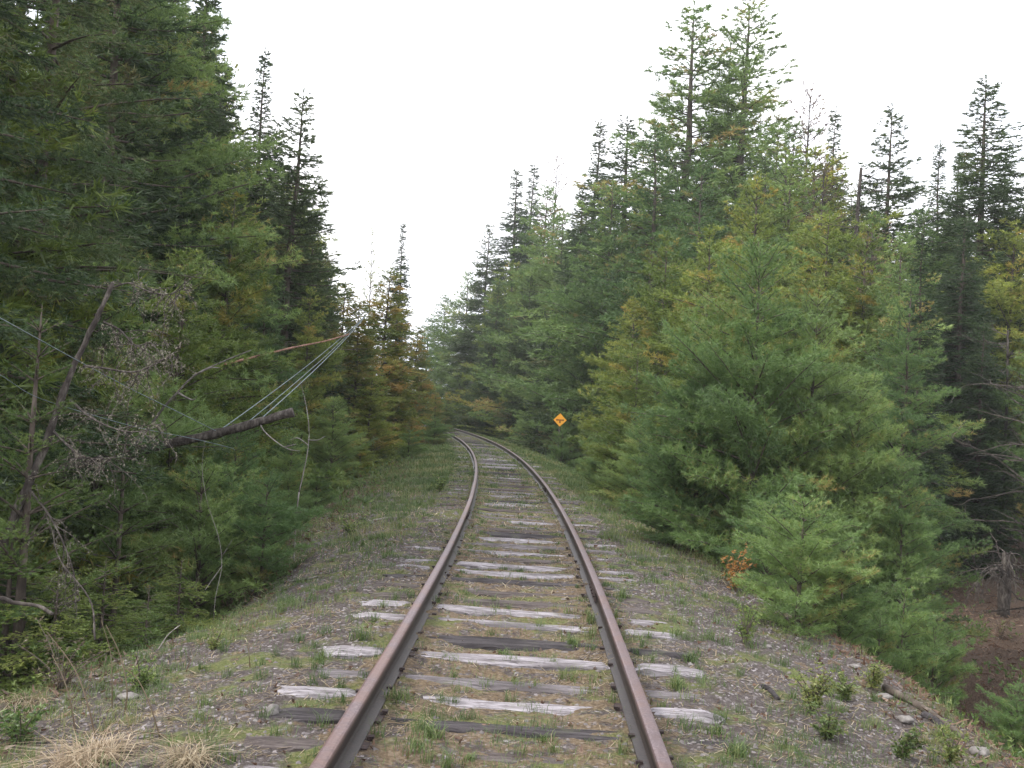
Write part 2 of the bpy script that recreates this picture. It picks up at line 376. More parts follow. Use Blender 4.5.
# ------------------------------------------------------------ rails
prof = [(-.068, .004), (-.068, .014), (-.02, .026), (-.009, .04), (-.009, .118), (-.034, .127), (-.0355, .150), (-.031, .160), (-.02, .1645), (0, .1655),
        (.02, .1645), (.031, .160), (.0355, .150), (.034, .127), (.009, .118), (.009, .04), (.02, .026), (.068, .014), (.068, .004)]
topm = [0] * 6 + [.55, 1, 1, 1, 1, 1, .55] + [0] * 6
def rail(dc, label):
    ys = np.concatenate([np.arange(-6, 40, .4), np.arange(40, 160, .8)])
    V = []; A = []
    for y in ys:
        jx = .006 * float(noise(y * .3, dc, 31)); jz = .008 * float(noise(y * .22, dc, 33))
        s = slope(y); n = math.sqrt(1 + s * s); c = track(y, dc + jx)
        for k, (px, pz) in enumerate(prof): V.append((c[0] + px / n, c[1] - s * px / n, pz + jz)); A.append(topm[k])
    k = len(prof); b = MB()
    i = np.arange(len(ys) - 1)[:, None] * k; j = np.arange(k)[None, :]; j2 = (j + 1) % k
    b.add(V, np.stack([i + j, i + j2, i + k + j2, i + k + j], -1).reshape(-1, 4), A)
    o = b.build('rail', M['rail'], smooth=False); tag(o, label, 'rail', 'rails of the track')
    for yj in ((9.3, 21.2, 33.1) if dc > 0 else (15.3, 27.2, 39.1)):      # bolted joint bars
        for sd_ in (-1, 1):
            jb = MB(); P = [track(yj + q, dc + sd_ * .022) for q in np.linspace(-.3, .3, 5)]
            for q in range(4):
                a, c = P[q], P[q + 1]
                jb.add([(a[0] - .009, a[1], .035), (a[0] + .009, a[1], .035), (a[0] + .007, a[1], .116), (a[0] - .007, a[1], .116),
                        (c[0] - .009, c[1], .035), (c[0] + .009, c[1], .035), (c[0] + .007, c[1], .116), (c[0] - .007, c[1], .116)],
                       [(0, 1, 2, 3), (7, 6, 5, 4), (0, 4, 5, 1), (1, 5, 6, 2), (2, 6, 7, 3), (3, 7, 4, 0)])
            j_ = jb.build('joint_bar', M['iron'], o)
            for q in (-.22, -.075, .075, .22):
                c = track(yj + q, dc + sd_ * .03)
                MB().tube([(c[0] - .016, c[1], .076), (c[0] + .016, c[1], .076)], .016, 6).build('bolt', M['iron'], j_)
    return o
rail(-.7525, 'left hand rust purple steel rail curving into the trees')
rail(.7525, 'right hand rust purple steel rail, nearer the orange diamond sign')

# ------------------------------------------------------------ sleepers
ORD = ['first', 'second', 'third', 'fourth', 'fifth', 'sixth', 'seventh', 'eighth', 'ninth', 'tenth', 'eleventh', 'twelfth', 'thirteenth', 'fourteenth',
       'fifteenth', 'sixteenth', 'seventeenth', 'eighteenth', 'nineteenth', 'twentieth', 'twenty-first', 'twenty-second', 'twenty-third', 'twenty-fourth',
       'twenty-fifth', 'twenty-sixth', 'twenty-seventh', 'twenty-eighth', 'twenty-ninth', 'thirtieth']
def tie_mesh(seed):
    r = np.random.default_rng(seed); nu, nv = 66, 9
    Lh, Wh = 1.30, .092
    u = np.linspace(-Lh, Lh, nu); v = np.linspace(-Wh, Wh, nv)
    U, Vv = np.meshgrid(u, v, indexing='ij')
    end0 = .07 * (r.random(nv) - .4); end1 = .07 * (r.random(nv) - .4)
    wl = np.clip((np.abs(U) - (Lh - .12)) / .12, 0, 1)
    X = U + np.where(U < 0, end0[None, :], -end1[None, :]) * wl
    edge = np.abs(Vv / Wh) ** 6
    Y = Vv * (1 + .16 * fbm(U * 1.7, Vv * 0 + seed, seed, 3) * 1.2) + .01 * fbm(U * 9, Vv * 6, seed + 5, 2)
    Z = .028 * fbm(U * .9, Vv * 9, seed + 1, 3) + .014 * fbm(U * 1.5, Vv * 42, seed + 2, 2) - .026 * edge * (1 + fbm(U * 4, Vv * 4, seed + 3, 3) * 1.5)
    Z = Z - .03 * wl * (.5 + fbm(U * 8, Vv * 20, seed + 4, 2)) - np.where(np.abs(np.abs(U) - .7525) < .12, .012, 0)
    Z = np.where(np.abs(np.abs(U) - .7525) < .12, np.minimum(Z, .0), Z)
    b = MB()
    top = np.stack([X, Y, Z], -1); bot = np.stack([X, Y, np.full_like(Z, -.17)], -1)
    idx = np.arange(nu * nv).reshape(nu, nv)
    f = np.stack([idx[:-1, :-1], idx[1:, :-1], idx[1:, 1:], idx[:-1, 1:]], -1).reshape(-1, 4)
    V = np.concatenate([top.reshape(-1, 3), bot.reshape(-1, 3)]); o = nu * nv
    ring = list(idx[:, 0]) + list(idx[-1, 1:]) + list(idx[-2::-1, -1]) + list(idx[0, -2:0:-1])
    q = [(ring[k], ring[k] + o, ring[(k + 1) % len(ring)] + o, ring[(k + 1) % len(ring)]) for k in range(len(ring))]
    b.add(V, np.concatenate([f, np.array(q)]))
    return b.mesh('sleeper')
variants = [tie_mesh(50 + 11 * k) for k in range(9)]
tmesh = {}
for k, me in enumerate(variants):
    for kd in ('white', 'silver', 'brown', 'dark'):
        c = me.copy(); c.materials.append(M['tie_' + kd]); tmesh[(k, kd)] = c
pl = MB().box((-.085, -.085, -.006), (.085, .085, .006)); plate_me = pl.mesh('tie_plate'); plate_me.materials.append(M['iron'])
spk = MB(); spk.box((-.008, -.008, -.03), (.008, .008, .012)); spk.box((-.018, -.014, .014), (.016, .014, .028)); spike_me = spk.mesh('spike'); spike_me.materials.append(M['iron'])
# (distance, kind, height above the bed) read off the photograph for the near ones
NEAR = [(4.55, 'silver', .0), (5.0, 'brown', -.005), (5.42, 'dark', .015), (5.47 + .42, 'white', .016), (6.33, 'silver', -.004), (6.88, 'white', .034), (7.35, 'dark', .02),
        (8.05, 'white', .02), (8.5, 'white', .018), (8.95, 'brown', .004), (9.45, 'brown', .006), (9.95, 'dark', .012), (10.5, 'white', .026), (10.95, 'white', .02), (11.5, 'brown', .004),
        (12.0, 'white', .012), (12.6, 'silver', .008), (13.15, 'white', .02), (13.7, 'dark', .014)]
y = 14.25; ties = list(NEAR)
ties = [(2.9, 'brown', 0), (3.45, 'silver', 0), (4.0, 'brown', .0)] + ties
while y < 78:
    ties.append((y, rng.choice(['white', 'silver', 'brown', 'dark'], p=[.2, .3, .3, .2]), float(rng.uniform(-.012, .022)) - .012 * min(1, max(0, (y - 25) / 20))))
    y += float(rng.uniform(.44, .56))
words = {'white': 'bleached white', 'silver': 'silver grey', 'brown': 'brownish grey', 'dark': 'blackened'}
seen = {}; count_vis = 0
for k, (y, kd, dz) in enumerate(ties):
    o = bpy.data.objects.new('sleeper', tmesh[(int(rng.integers(9)), kd)]); C.objects.link(o)
    p = track(y, rng.uniform(-.04, .04)); sink = dz * .7 - .010 - (.004 if kd == 'white' else -.002) + .004 * min(1, max(0, (y - 12) / 10)); o.location = (p[0], p[1], sink)
    o.rotation_euler = (rng.uniform(-.012, .012), rng.uniform(-.006, .006), math.atan(-slope(y)) * 1.0 + rng.uniform(-.012, .012) + (math.pi if rng.random() < .5 else 0))
    seen[kd] = seen.get(kd, 0) + 1
    if y < 4.5: lab = 'weathered sleeper below the bottom edge of the view, ' + ORD[k] + ' from the front'
    elif seen[kd] <= 14: lab = '%s split sleeper, %s of the %s ones from the camera' % (words[kd], ORD[seen[kd] - 1], kd)
    else: lab = 'small half buried %s sleeper in grass at the far bend of the track' % words[kd]
    tag(o, lab, 'sleeper', 'timber sleepers under the rails')
    if 4.4 < y < 13:
        for sd_ in (-1, 1):
            c = bpy.data.objects.new('tie_plate', plate_me); C.objects.link(c); c.parent = o
            c.location = (sd_ * .7525, 0, .002 - sink)
            for sy in (-1, 1):
                e = bpy.data.objects.new('spike', spike_me); C.objects.link(e); e.parent = c
                e.location = (sy * .082, .05 * sy, .0); e.rotation_euler = (rng.uniform(-.1, .1), rng.uniform(-.1, .1), 0 if sy < 0 else math.pi)

# ------------------------------------------------------------ conifers
def needles(mb, P, D, ln, wd, spread, n, rng_, var, flat=0., mi=0):
    """n thin needles per tuft; P, D arrays of tuft roots and directions"""
    m_ = len(P); ln = np.repeat(np.broadcast_to(np.asarray(ln, float), (m_,)), n)[:, None]
    Pn = np.repeat(P, n, 0); Dn = np.repeat(D, n, 0)
    J = rng_.normal(size=(m_ * n, 3)); J[:, 2] *= (1 - flat)
    dirs = Dn + spread * J; dirs /= np.linalg.norm(dirs, axis=1)[:, None] + 1e-9
    l = ln * (.6 + .7 * rng_.random(m_ * n)[:, None])
    root = Pn + Dn * (ln * (rng_.random(m_ * n)[:, None] - .35))
    sd_ = np.cross(dirs, rng_.normal(size=(m_ * n, 3))); sd_ /= np.linalg.norm(sd_, axis=1)[:, None] + 1e-9
    wv = sd_ * wd * .5
    V = np.stack([root - wv, root + wv, root + dirs * l], 1).reshape(-1, 3)
    a = np.repeat(np.repeat(var, n) + rng_.normal(0, .13, m_ * n), 3)
    mb.add(V, np.arange(m_ * n * 3).reshape(-1, 3), np.clip(a, 0, 1), mi)
def conifer(seed, H=10, R=2.2, t0=.05, nb=120, shape=.8, e0=(.1, .5), e1=-.2, ts=.16, nn=9, nl=.14, nw=.018, spread=.6, flat=0., whorl=0,
            irr=.3, twig=.42, var0=.4, dead=.0, ang=1.0, trunk_r=None, wood=1, spire=.0, lean=0., brownp=0., step=None, vj=.45, mats=('pine', 'bark')):
    r = np.random.default_rng(seed); rs = random.Random(seed)
    P = []; D = []; A = []; wd = MB()
    tr = trunk_r or H * .011 + .012
    zz = np.linspace(0, H, 14)
    bx = lean * (zz / H) ** 2 * H + .03 * H ** .5 * np.array([float(noise(z * .4, seed, 3)) for z in zz]); by = .03 * H ** .5 * np.array([float(noise(z * .4, seed, 8)) for z in zz])
    wd.tube(np.stack([bx, by, zz], -1), tr * np.clip(1 - zz / H, 0, 1) ** .8 + .004, 7, wob=.15, rng=r)
    if whorl:
        hs = []
        nwh = nb // whorl
        for q in range(nwh):
            tt = t0 + (1 - t0) * ((q + .5 * rs.random()) / nwh) ** .92
            a0 = rs.random() * 6.28
            for k in range(whorl): hs.append((min(.985, tt + .012 * rs.random()), a0 + k * 6.283 / whorl + rs.uniform(-.35, .35)))
    else:
        hs = [(t0 + (1 - t0) * min(1, ((q + rs.uniform(-2.5, 2.5)) / nb if q > 3 else q / nb)) ** .95 * .985, q * 2.4 + rs.uniform(-.5, .5)) for q in range(nb)]
    lob = [(rs.random() * 6.28, rs.uniform(.05, .9), rs.uniform(-.5, .6)) for _ in range(7)]
    for t_, a in hs:
        Rt = R * ((1 - t_) ** shape if t_ > .22 else (1 - t_) ** shape * (.72 + .28 * t_ / .22))
        if spire and t_ > 1 - spire: Rt = min(Rt, R * (.05 + .3 * (1 - t_)))
        lf = 1 + sum(s_ * math.exp(-((t_ - c) / .1) ** 2) * math.cos(a - p) for p, c, s_ in lob) * irr * 1.6
        Ln = Rt * max(.25, lf) * (1 + irr * rs.uniform(-.8, .6)) + .03 * H ** .5
        if Ln < .04: continue
        z = t_ * H; ox = float(np.interp(z, zz, bx)); oy = float(np.interp(z, zz, by))
        el = rs.uniform(*e0) + .55 * max(0, t_ - .75) * 4 * .5
        ca, sa = math.cos(a), math.sin(a)
        def pos(s, L_=Ln): return np.array((ox + ca * L_ * s, oy + sa * L_ * s, z + L_ * (el * s + e1 * s * s)))
        sdead = rs.random() < dead * (1.3 - t_)
        if wood:
            wd.tube([pos(0), pos(.35), pos(.7), pos(1)], [tr * .28 * (1.1 - t_) + .006, tr * .2 * (1.1 - t_) + .005, tr * .1 * (1.1 - t_) + .004, .003], 4 if wood < 2 else 5, cap=False)
        if sdead:
            for _ in range(6):
                s_ = rs.uniform(.3, 1); q0 = pos(s_); a2 = a + rs.choice((-1, 1)) * rs.uniform(.4, 1.1); l2 = Ln * .3 * rs.random()
                wd.tube([q0, q0 + np.array((math.cos(a2) * l2, math.sin(a2) * l2, rs.uniform(-.2, .1) * l2))], [.004, .002], 3, cap=False)
            continue
        bv = var0 + rs.gauss(0, .19) + (rs.random() < brownp) * .45
        st = step or ts * .75; n1 = max(2, int(Ln * .85 / st))
        for q in range(n1):
            s_ = .12 + .88 * (q + rs.random() * .8) / n1
            c0 = pos(s_); tl = min(Ln * twig * (1.12 - s_) + .06, Ln * .6) * rs.uniform(.5, 1.2)
            for sg in (-1, 1):
                a2 = a + sg * ang * rs.uniform(.6, 1.15)
                d2 = np.array((math.cos(a2), math.sin(a2), el + 2 * e1 * s_ * .6 + rs.uniform(-.22, .16))); d2 /= np.linalg.norm(d2)
                m_ = max(1, int(tl / ts + .5))
                for w_ in range(m_):
                    P.append(c0 + d2 * (tl * (w_ + .6) / m_) + r.normal(0, .12 * ts, 3) + np.array((0, 0, r.normal(0, vj * ts)))); D.append(d2); A.append(bv + .05 * w_)
        d3 = pos(1) - pos(.8); d3 /= np.linalg.norm(d3) + 1e-9
        P.append(pos(1)); D.append(d3); A.append(bv + .1)
        if Ln < .5 * R:
            for s_ in np.linspace(.3, .95, max(1, int(Ln / ts))): P.append(pos(s_)); D.append(d3); A.append(bv)
    for q in range(max(2, int(H * .05 / ts))):           # leader shoot
        z = H * (1 - .05 * q / max(1, int(H * .05 / ts))); P.append(np.array((bx[-1], by[-1], z))); D.append(np.array((0, 0, 1.))); A.append(var0)
    P = np.array(P); D = np.array(D); A = np.array(A)
    mb = MB(); needles(mb, P, D, nl * np.clip((H - P[:, 2]) / (.2 * H), .65, 1), nw, spread, nn, r, A, flat)
    cm = mb.mesh('crown'); cm.materials.append(M[mats[0]]); tm = wd.mesh('trunk', True); tm.materials.append(M[mats[1]])
    return dict(H=H, R=R, crown=cm, trunk=tm)
V = {}
# distant or tall trees: coarser tufts
for k in range(3):
    V['fir%d' % k] = conifer(100 + k, 14, 2.0, .03, 300, .85, (-.1, .15), -.12, .17, 11, .15, .03, .55, .45, 0, .25, .42, .35, .04, 1.0, spire=.16, mats=('spruce', 'bark'))
for k in range(3):
    V['spruce%d' % k] = conifer(120 + k, 14, 2.7, .03, 250, .8, (-.25, .05), .12, .17, 11, .16, .03, .6, .3, 0, .4, .45, .4, .06, 1.0, spire=.08, mats=('spruce', 'bark'))
for k in range(2):
    V['open%d' % k] = conifer(140 + k, 13, 2.9, .05, 190, .85, (-.2, .05), .2, .18, 12, .16, .03, .6, .2, 0, .45, .32, .45, .10, 1.0, mats=('spruce', 'bark'))
for k in range(3):
    V['tall%d' % k] = conifer(160 + k, 18, 3.2, .12, 170, .7, (.1, .5), -.05, .25, 16, .19, .034, .8, .1, 0, .6, .4, .4, .08, 1.0, brownp=.08, mats=('pine', 'bark'))
for k in range(3):
    V['mid%d' % k] = conifer(180 + k, 11, 3.0, .04, 140, .72, (.1, .55), -.08, .19, 16, .15, .024, .8, .1, 5, .5, .42, .4, .02, 1.0, brownp=.06, mats=('pine', 'bark'))
for k in range(3):
    V['olive%d' % k] = conifer(200 + k, 9, 2.6, .03, 125, .7, (.15, .6), -.1, .17, 14, .15, .024, .75, .1, 5, .45, .42, .42, .02, 1.0, brownp=.09, mats=('olive', 'bark'))
for k in range(2):
    V['cedar%d' % k] = conifer(220 + k, 8, 1.9, .02, 170, .6, (.0, .4), -.15, .15, 12, .13, .028, .6, .3, 0, .4, .45, .45, .03, 1.0, brownp=.16, mats=('cedar', 'bark'))
# near trees: finer needles
for k in range(4):
    V['young%d' % k] = conifer(240 + k, 5, 1.75, .02, 115, .52, (.25, .8), -.12, .115, 24, .095, .0085, .8, 0, 5, .35, .42, .42, .0, 1.0, brownp=.02, wood=2, mats=('pine', 'bark'))
for k in range(3):
    V['bush%d' % k] = conifer(260 + k, 2.2, .95, .02, 50, .5, (.3, 1.0), -.12, .09, 26, .085, .007, .85, 0, 5, .4, .45, .5, .0, 1.0, wood=2, mats=('pine', 'bark'))
for k in range(3):
    V['hem%d' % k] = conifer(280 + k, 1.9, .9, .05, 42, .6, (-.05, .3), -.12, .055, 14, .035, .009, .6, .7, 0, .35, .45, .5, .0, .9, wood=2, mats=('hemlock', 'bark'))
for k in range(2):
    V['sapl%d' % k] = conifer(300 + k, 4.2, 1.1, .1, 60, .8, (.3, .75), -.1, .07, 16, .04, .007, .6, .2, 5, .3, .36, .5, .0, 1.0, wood=2, mats=('hemlock', 'bark'))
for k in range(3):
    V['nmid%d' % k] = conifer(360 + k, 11, 2.9, .04, 135, .68, (.1, .6), -.08, .14, 24, .095, .012, .85, 0, 5, .55, .42, .42, .03, 1.0, brownp=.08, wood=2, mats=('pine', 'bark'))
for k in range(2):
    V['nspruce%d' % k] = conifer(320 + k, 13, 2.9, .02, 170, .75, (-.2, .05), -.02, .12, 16, .085, .014, .6, .35, 0, .35, .45, .45, .05, 1.0, wood=2, mats=('spruce', 'bark'))
def wispy(seed, mats=('bud', 'deadbark')):
    return conifer(seed, 12, 2.3, .12, 120, .55, (.3, 1.0), -.15, .26, 9, .12, .028, .9, 0, 0, .5, .34, .5, .15, .7, mats=mats, step=.24)
V['sparse0'] = conifer(400, 12, 1.9, .12, 85, .5, (-.1, .5), -.15, .13, 18, .085, .011, .8, .1, 0, .3, .35, .6, .5, 1.0, brownp=.0, wood=2, trunk_r=.10, mats=('spruce', 'bark'))
V['wisp0'] = wispy(341); V['wisp1'] = wispy(342, ('olive', 'deadbark'))

def place(kind, x, Y, top_z, label, cat, group=None, wf=1.0, name=None):
    v = V[kind]; gz = float(ground(x, Y)) - .05
    h = top_z - gz; s = h / v['H']
    nm = name or {'fir': 'fir_tree', 'spr': 'spruce_tree', 'nsp': 'spruce_tree', 'ope': 'spruce_tree', 'tal': 'pine_tree', 'mid': 'pine_tree', 'nmi': 'pine_tree', 'spa': 'pine_tree', 'oli': 'pine_tree', 'ced': 'cedar_tree', 'you': 'pine_tree',
          'bus': 'young_pine', 'hem': 'hemlock_sapling', 'sap': 'spruce_sapling', 'wis': 'budding_tree'}[kind[:3]]
    o = empty(nm, (x, Y, gz), label, cat, group)
    o.rotation_euler = (rng.uniform(-.015, .015), rng.uniform(-.015, .015), rng.uniform(0, 6.28)); o.scale = (s * wf, s * wf, s)
    for part in ('trunk', 'crown'):
        c = bpy.data.objects.new(part, v[part]); C.objects.link(c); c.parent = o
    return o
def T(kind, px, py, Y, label, wf=1.0, cat='tree', group=None, name=None):
    p = at(px, py, Y); return place(kind, p[0], Y, p[2], label, cat, group, wf, name)

GL, GR = 'conifers along the left side of the line', 'conifers along the right side of the line'
# ---- left wall
T('nspruce0', -35, -420, 9.0, 'near black-green spruce cut off by the left edge of the view', .95, group=GL)
T('nspruce1', 35, -330, 12.0, 'dark drooping spruce rising out of view behind the leaning lichen-covered trunk', .9, group=GL)
T('sparse0', 70, -300, 11.3, 'pine with a brown trunk glimpsed between its boughs at the top left', 1.15, group=GL)
T('nmid1', 140, -140, 16.5, 'big soft green pine filling the upper left', 1.0, group=GL)
T('nspruce1', 165, -90, 19, 'dark spruce reaching its boughs out right of the brown-trunked pine', 1.0, group=GL)
T('fir0', 207, -35, 21, 'dark fir whose top leaves the view left of the open sky', 1.05, group=GL)
T('spruce1', 196, 55, 18, 'dull green spruce under the dark fir that leaves the view', .9, group=GL)
T('wisp1', 228, 62, 22, 'pale silvery tree at the sky edge of the left wall', .9, group=GL)
T('fir1', 264, 50, 27, 'thin fir spire standing alone just left of the twin open spruces', .8, group=GL)
T('open0', 299, 90, 28, 'open-branched black spruce with long right hand boughs against the white sky', 1.15, group=GL)
T('open1', 280, 128, 31, 'lower open black spruce tucked behind the long-boughed one', 1.1, group=GL)
T('spruce0', 318, 215, 30, 'dark spruce below the long-boughed black spruce', 1.0, group=GL)
T('olive0', 232, 195, 17, 'olive green pine in the middle of the left wall', 1.05, group=GL)
T('olive1', 182, 250, 14, 'olive pine behind the bare leaning trunk', .95, group=GL)
T('young0', 110, 300, 12, 'bushy green pine between leaning trunk and fallen log', 1.0, group=GL)
T('mid2', 268, 265, 21, 'round green pine above the sagging wires', .8, group=GL)
T('olive2', 310, 290, 25, 'yellowish olive pine behind the wire bundle', .8, group=GL)
T('cedar1', 345, 283, 33, 'small greenish tree at the notch of the left skyline', 1.0, group=GL)
T('wisp1', 376, 228, 40, 'thin sparse sapling poking above the orange-tinted cedar', .45, group=GL)
T('fir2', 403, 222, 46, 'slim fir spire beside the gap of sky over the track', .75, group=GL)
T('cedar0', 388, 268, 37, 'orange-tinted cedar nearest the bend on the left side', 1.05, group=GL)
T('cedar1', 362, 300, 30.5, 'yellow green cedar at the upper end of the wires', 1.0, group=GL)
T('cedar0', 418, 325, 47, 'farthest orange and green cedar on the left of the bend', .9, group=GL)
T('olive1', 372, 372, 30, 'low olive pine at the foot of the orange-tinted cedar', 1.3, group=GL)
T('olive0', 400, 385, 37, 'low spreading olive pine beside the left verge', 1.5, group=GL)
T('cedar1', 436, 392, 54, 'low yellow green cedar bush where the left rail vanishes', 1.4, group=GL)
T('olive2', 447, 405, 62, 'last low olive bush covering the vanishing rails', 1.6, group=GL)
GB = 'young evergreens along the left bank'
T('young1', 238, 428, 13, 'soft blue-green young pine below the broken log end', .95, 'bush', GB)
T('young2', 292, 432, 15.5, 'soft green young pine right of the forked white sapling', .85, 'bush', GB)
T('bush0', 205, 470, 11.5, 'little pine in front of the broken log', 1.1, 'bush', GB)
T('hem1', 160, 470, 12.5, 'shaded hemlock under the fallen log', .8, 'sapling', GB)
T('bush1', 268, 480, 11.8, 'small fluffy pine with a visible thin stem near the bank edge', 1.1, 'bush', GB)
T('young1', 335, 400, 22, 'rounded green pine at the edge of the left clearing', 1.1, 'bush', GB)
T('bush2', 318, 470, 17, 'small pine beside the clearing of brown ferns', 1.1, 'bush', GB)
T('olive1', 362, 432, 27, 'low yellowish bush at the far side of the clearing', 1.7, 'bush', GB)
T('bush2', 410, 430, 34, 'small green bush beside the left verge', 1.4, 'bush', GB)
T('bush1', 436, 418, 44, 'small round green bush close to the left rail', 1.6, 'bush', GB)
T('hem0', 150, 585, 8.3, 'bright green hemlock sapling with flat sprays at the bank foot', 1.15, 'sapling', GB)
T('hem1', 105, 560, 8.6, 'darker hemlock sapling left of the bright one', 1.1, 'sapling', GB)
T('hem2', 182, 560, 9.4, 'hemlock sapling right of the bright one, under the pines', 1.1, 'sapling', GB)
T('hem0', 60, 575, 8.0, 'hemlock sapling behind the dry stalks at lower left', 1.1, 'sapling', GB)
T('hem2', 15, 520, 8.2, 'hemlock sapling at the left edge by the fallen pale limb', 1.2, 'sapling', GB)
T('sapl0', 45, 305, 8.2, 'light green spruce sapling with upright bare-tipped leader at left', 1.0, 'sapling', GB)
T('sapl1', -5, 355, 8.8, 'spruce sapling cut by the left edge under the wire', 1.1, 'sapling', GB)
T('sapl1', 130, 400, 10.5, 'spruce sapling behind the drooping lichen limbs', 1.0, 'sapling', GB)
# ---- right side
T('mid0', 447, 296, 95, 'bluish pine at the left end of the far treeline', 1.0, group=GR)
T('mid1', 430, 318, 104, 'farthest bluish pine at the bottom of the sky gap', 1.1, group=GR)
T('mid2', 470, 272, 88, 'bluish pine left of the first dark spire', 1.0, group=GR)
T('spruce1', 488, 222, 82, 'dark spruce, first from the left in the far treeline', 1.0, group=GR)
T('fir0', 517, 168, 78, 'dark fir spire, left one of the close pair', 1.1, group=GR)
T('fir1', 532, 163, 80, 'dark fir spire, right one of the close pair', .9, group=GR)
T('mid1', 548, 188, 66, 'broad grey-green pine beside the twin spires', 1.1, group=GR)
T('wisp0', 557, 158, 72, 'thin bare-topped tree behind the broad grey-green pine', .6, group=GR)
T('spruce2', 498, 282, 68, 'blue-black spruce at the bend, left one of two', 1.0, group=GR)
T('spruce0', 530, 272, 62, 'blue-black spruce at the bend, right one of two', 1.0, group=GR)
T('olive0', 512, 262, 74, 'brownish olive tree behind the blue-black spruces', 1.2, group=GR)
T('fir2', 598, 120, 58, 'tall dark fir with clean spire left of the tall pines', 1.0, group=GR)
T('spruce1', 583, 190, 55, 'layered dark spruce below the clean fir spire', 1.1, group=GR)
T('spruce2', 633, 118, 50, 'feathery topped spruce just left of the tallest pines', 1.35, group=GR)
T('mid2', 612, 185, 46, 'layered green pine under the feathery topped spruce', .95, group=GR)
T('tall0', 692, 2, 47, 'tallest pine against the sky, left of the pair', 1.45, group=GR)
T('tall2', 726, 32, 50, 'thin see-through pine between the two tallest', .8, group=GR)
T('tall1', 752, 0, 47, 'tallest pine against the sky, right of the pair', 1.45, group=GR)
T('tall2', 662, 125, 42, 'pine tucked below the left tallest pine', 1.15, group=GR)
T('wisp0', 808, 92, 46, 'sparse brown budding tree right of the tallest pines', .9, group=GR)
T('wisp1', 790, 150, 40, 'olive brown sparse tree below the budding tree', 1.4, group=GR)
T('fir1', 838, 108, 44, 'narrow dark fir beside the broken snag', .75, group=GR)
T('wisp0', 822, 160, 38, 'brown budding tree in front of the narrow dark fir', 1.0, group=GR)
T('open0', 891, 108, 40, 'ragged open spruce right of the broken snag', 1.1, group=GR)
T('fir0', 939, 142, 38, 'slender fir, left one of two beside the big right spire', .85, group=GR)
T('fir2', 956, 150, 40, 'slender fir, right one of two beside the big right spire', .8, group=GR)
T('spruce2', 990, 76, 34, 'big dark spruce spire near the right edge', 1.3, group=GR)
T('spruce1', 965, 215, 30, 'dark green spruce at the foot of the big right spire', 1.1, group=GR)
T('mid0', 1026, 218, 44, 'blue-green tree top cut by the right edge', .8, group=GR)
T('wisp0', 870, 225, 32, 'purplish brown twiggy tree beneath the ragged spruce', 1.0, group=GR)
T('olive2', 760, 178, 32, 'olive yellow pine below the tallest pair', 1.0, group=GR)
T('mid2', 775, 128, 43, 'broad pine filling the gap under the right tallest pine', 1.15, group=GR)
T('olive2', 818, 150, 41, 'olive pine behind the brown budding trees', 1.35, group=GR)
T('spruce0', 862, 195, 37, 'dark spruce at the foot of the broken snag', 1.2, group=GR)
T('mid0', 920, 212, 35, 'green pine between the ragged spruce and the two slender firs', 1.2, group=GR)
T('spruce1', 1010, 175, 40, 'dark spruce at the right edge behind the big spire', 1.1, group=GR)
T('mid1', 565, 215, 62, 'feathery pine under the clean fir spire', 1.1, group=GR)
T('mid1', 700, 165, 36, 'green pine under the left tallest pine', .9, group=GR)
T('olive1', 835, 215, 28, 'olive tree left of the purplish twiggy tree', 1.0, group=GR)
T('mid2', 905, 235, 26, 'dull dark pine behind the lone conical pine', 1.0, group=GR)
T('olive0', 665, 235, 27, 'yellow olive pine with a visible fork in its trunk', .95, group=GR)
T('olive1', 712, 228, 24, 'yellow olive pine left of the big blue-green pine', 1.0, group=GR)
T('olive2', 634, 300, 34, 'yellow green pine behind the orange sign', 1.0, group=GR)
T('mid0', 572, 305, 55, 'green pine standing over the orange sign', .9, group=GR)
T('olive2', 618, 345, 42, 'low yellow green pine right of the orange sign', 1.0, group=GR)
T('olive1', 640, 350, 22, 'low yellow green pine half way along the right verge', 1.2, group=GR)
T('mid2', 545, 352, 56, 'bright green pine left of the orange sign', 1.1, group=GR)
T('olive0', 512, 385, 66, 'low green bushy pine across the far bend', 1.6, group=GR)
T('mid1', 540, 392, 57, 'low green pine just left of and behind the orange sign', 1.8, group=GR)
T('young0', 765, 250, 14.5, 'big blue-green pine dominating the right bank', .92, group=GR)
T('young2', 815, 300, 14.5, 'blue-green pine merged with the right flank of the biggest one', .8, group=GR)
T('young3', 705, 330, 15, 'green pine merged with the left flank of the biggest one', .9, group=GR)
T('young2', 858, 385, 14.5, 'rounded pine joining the biggest one to the lone conical pine', .9, group=GR)
T('nmid1', 908, 285, 18, 'lone conical green pine near the right edge', .85, group=GR)
T('young1', 905, 470, 14, 'shaded lower pine beneath the lone conical pine', .75, group=GR)
T('spruce0', 985, 320, 27, 'shadowy spruce behind the uprooted stump', 1.1, group=GR)
T('mid2', 1062, 290, 26, 'dull pine cut by the right edge', .8, group=GR)
GS = 'small pines along the right bank'
T('bush0', 805, 500, 9.6, 'fluffy pale blue-green pine spilling onto the right bank', 1.25, 'bush', GS)
T('bush1', 772, 505, 11.8, 'fluffy pine left of the pale blue-green one', 1.3, 'bush', GS)
T('bush2', 845, 545, 9.8, 'small pine with thin bare stems at the bank edge', 1.1, 'bush', GS)
T('young0', 680, 420, 15, 'dense green pine above the rusty fern', 1.2, 'bush', GS)
T('young1', 640, 425, 19, 'dense green pine along the middle of the right bank', 1.2, 'bush', GS)
T('bush2', 612, 430, 25, 'low pine bush beyond the middle of the right bank', 1.6, 'bush', GS)
T('olive2', 608, 412, 31, 'low yellowish pine bush nearer than the orange sign', 1.3, 'bush', GS)
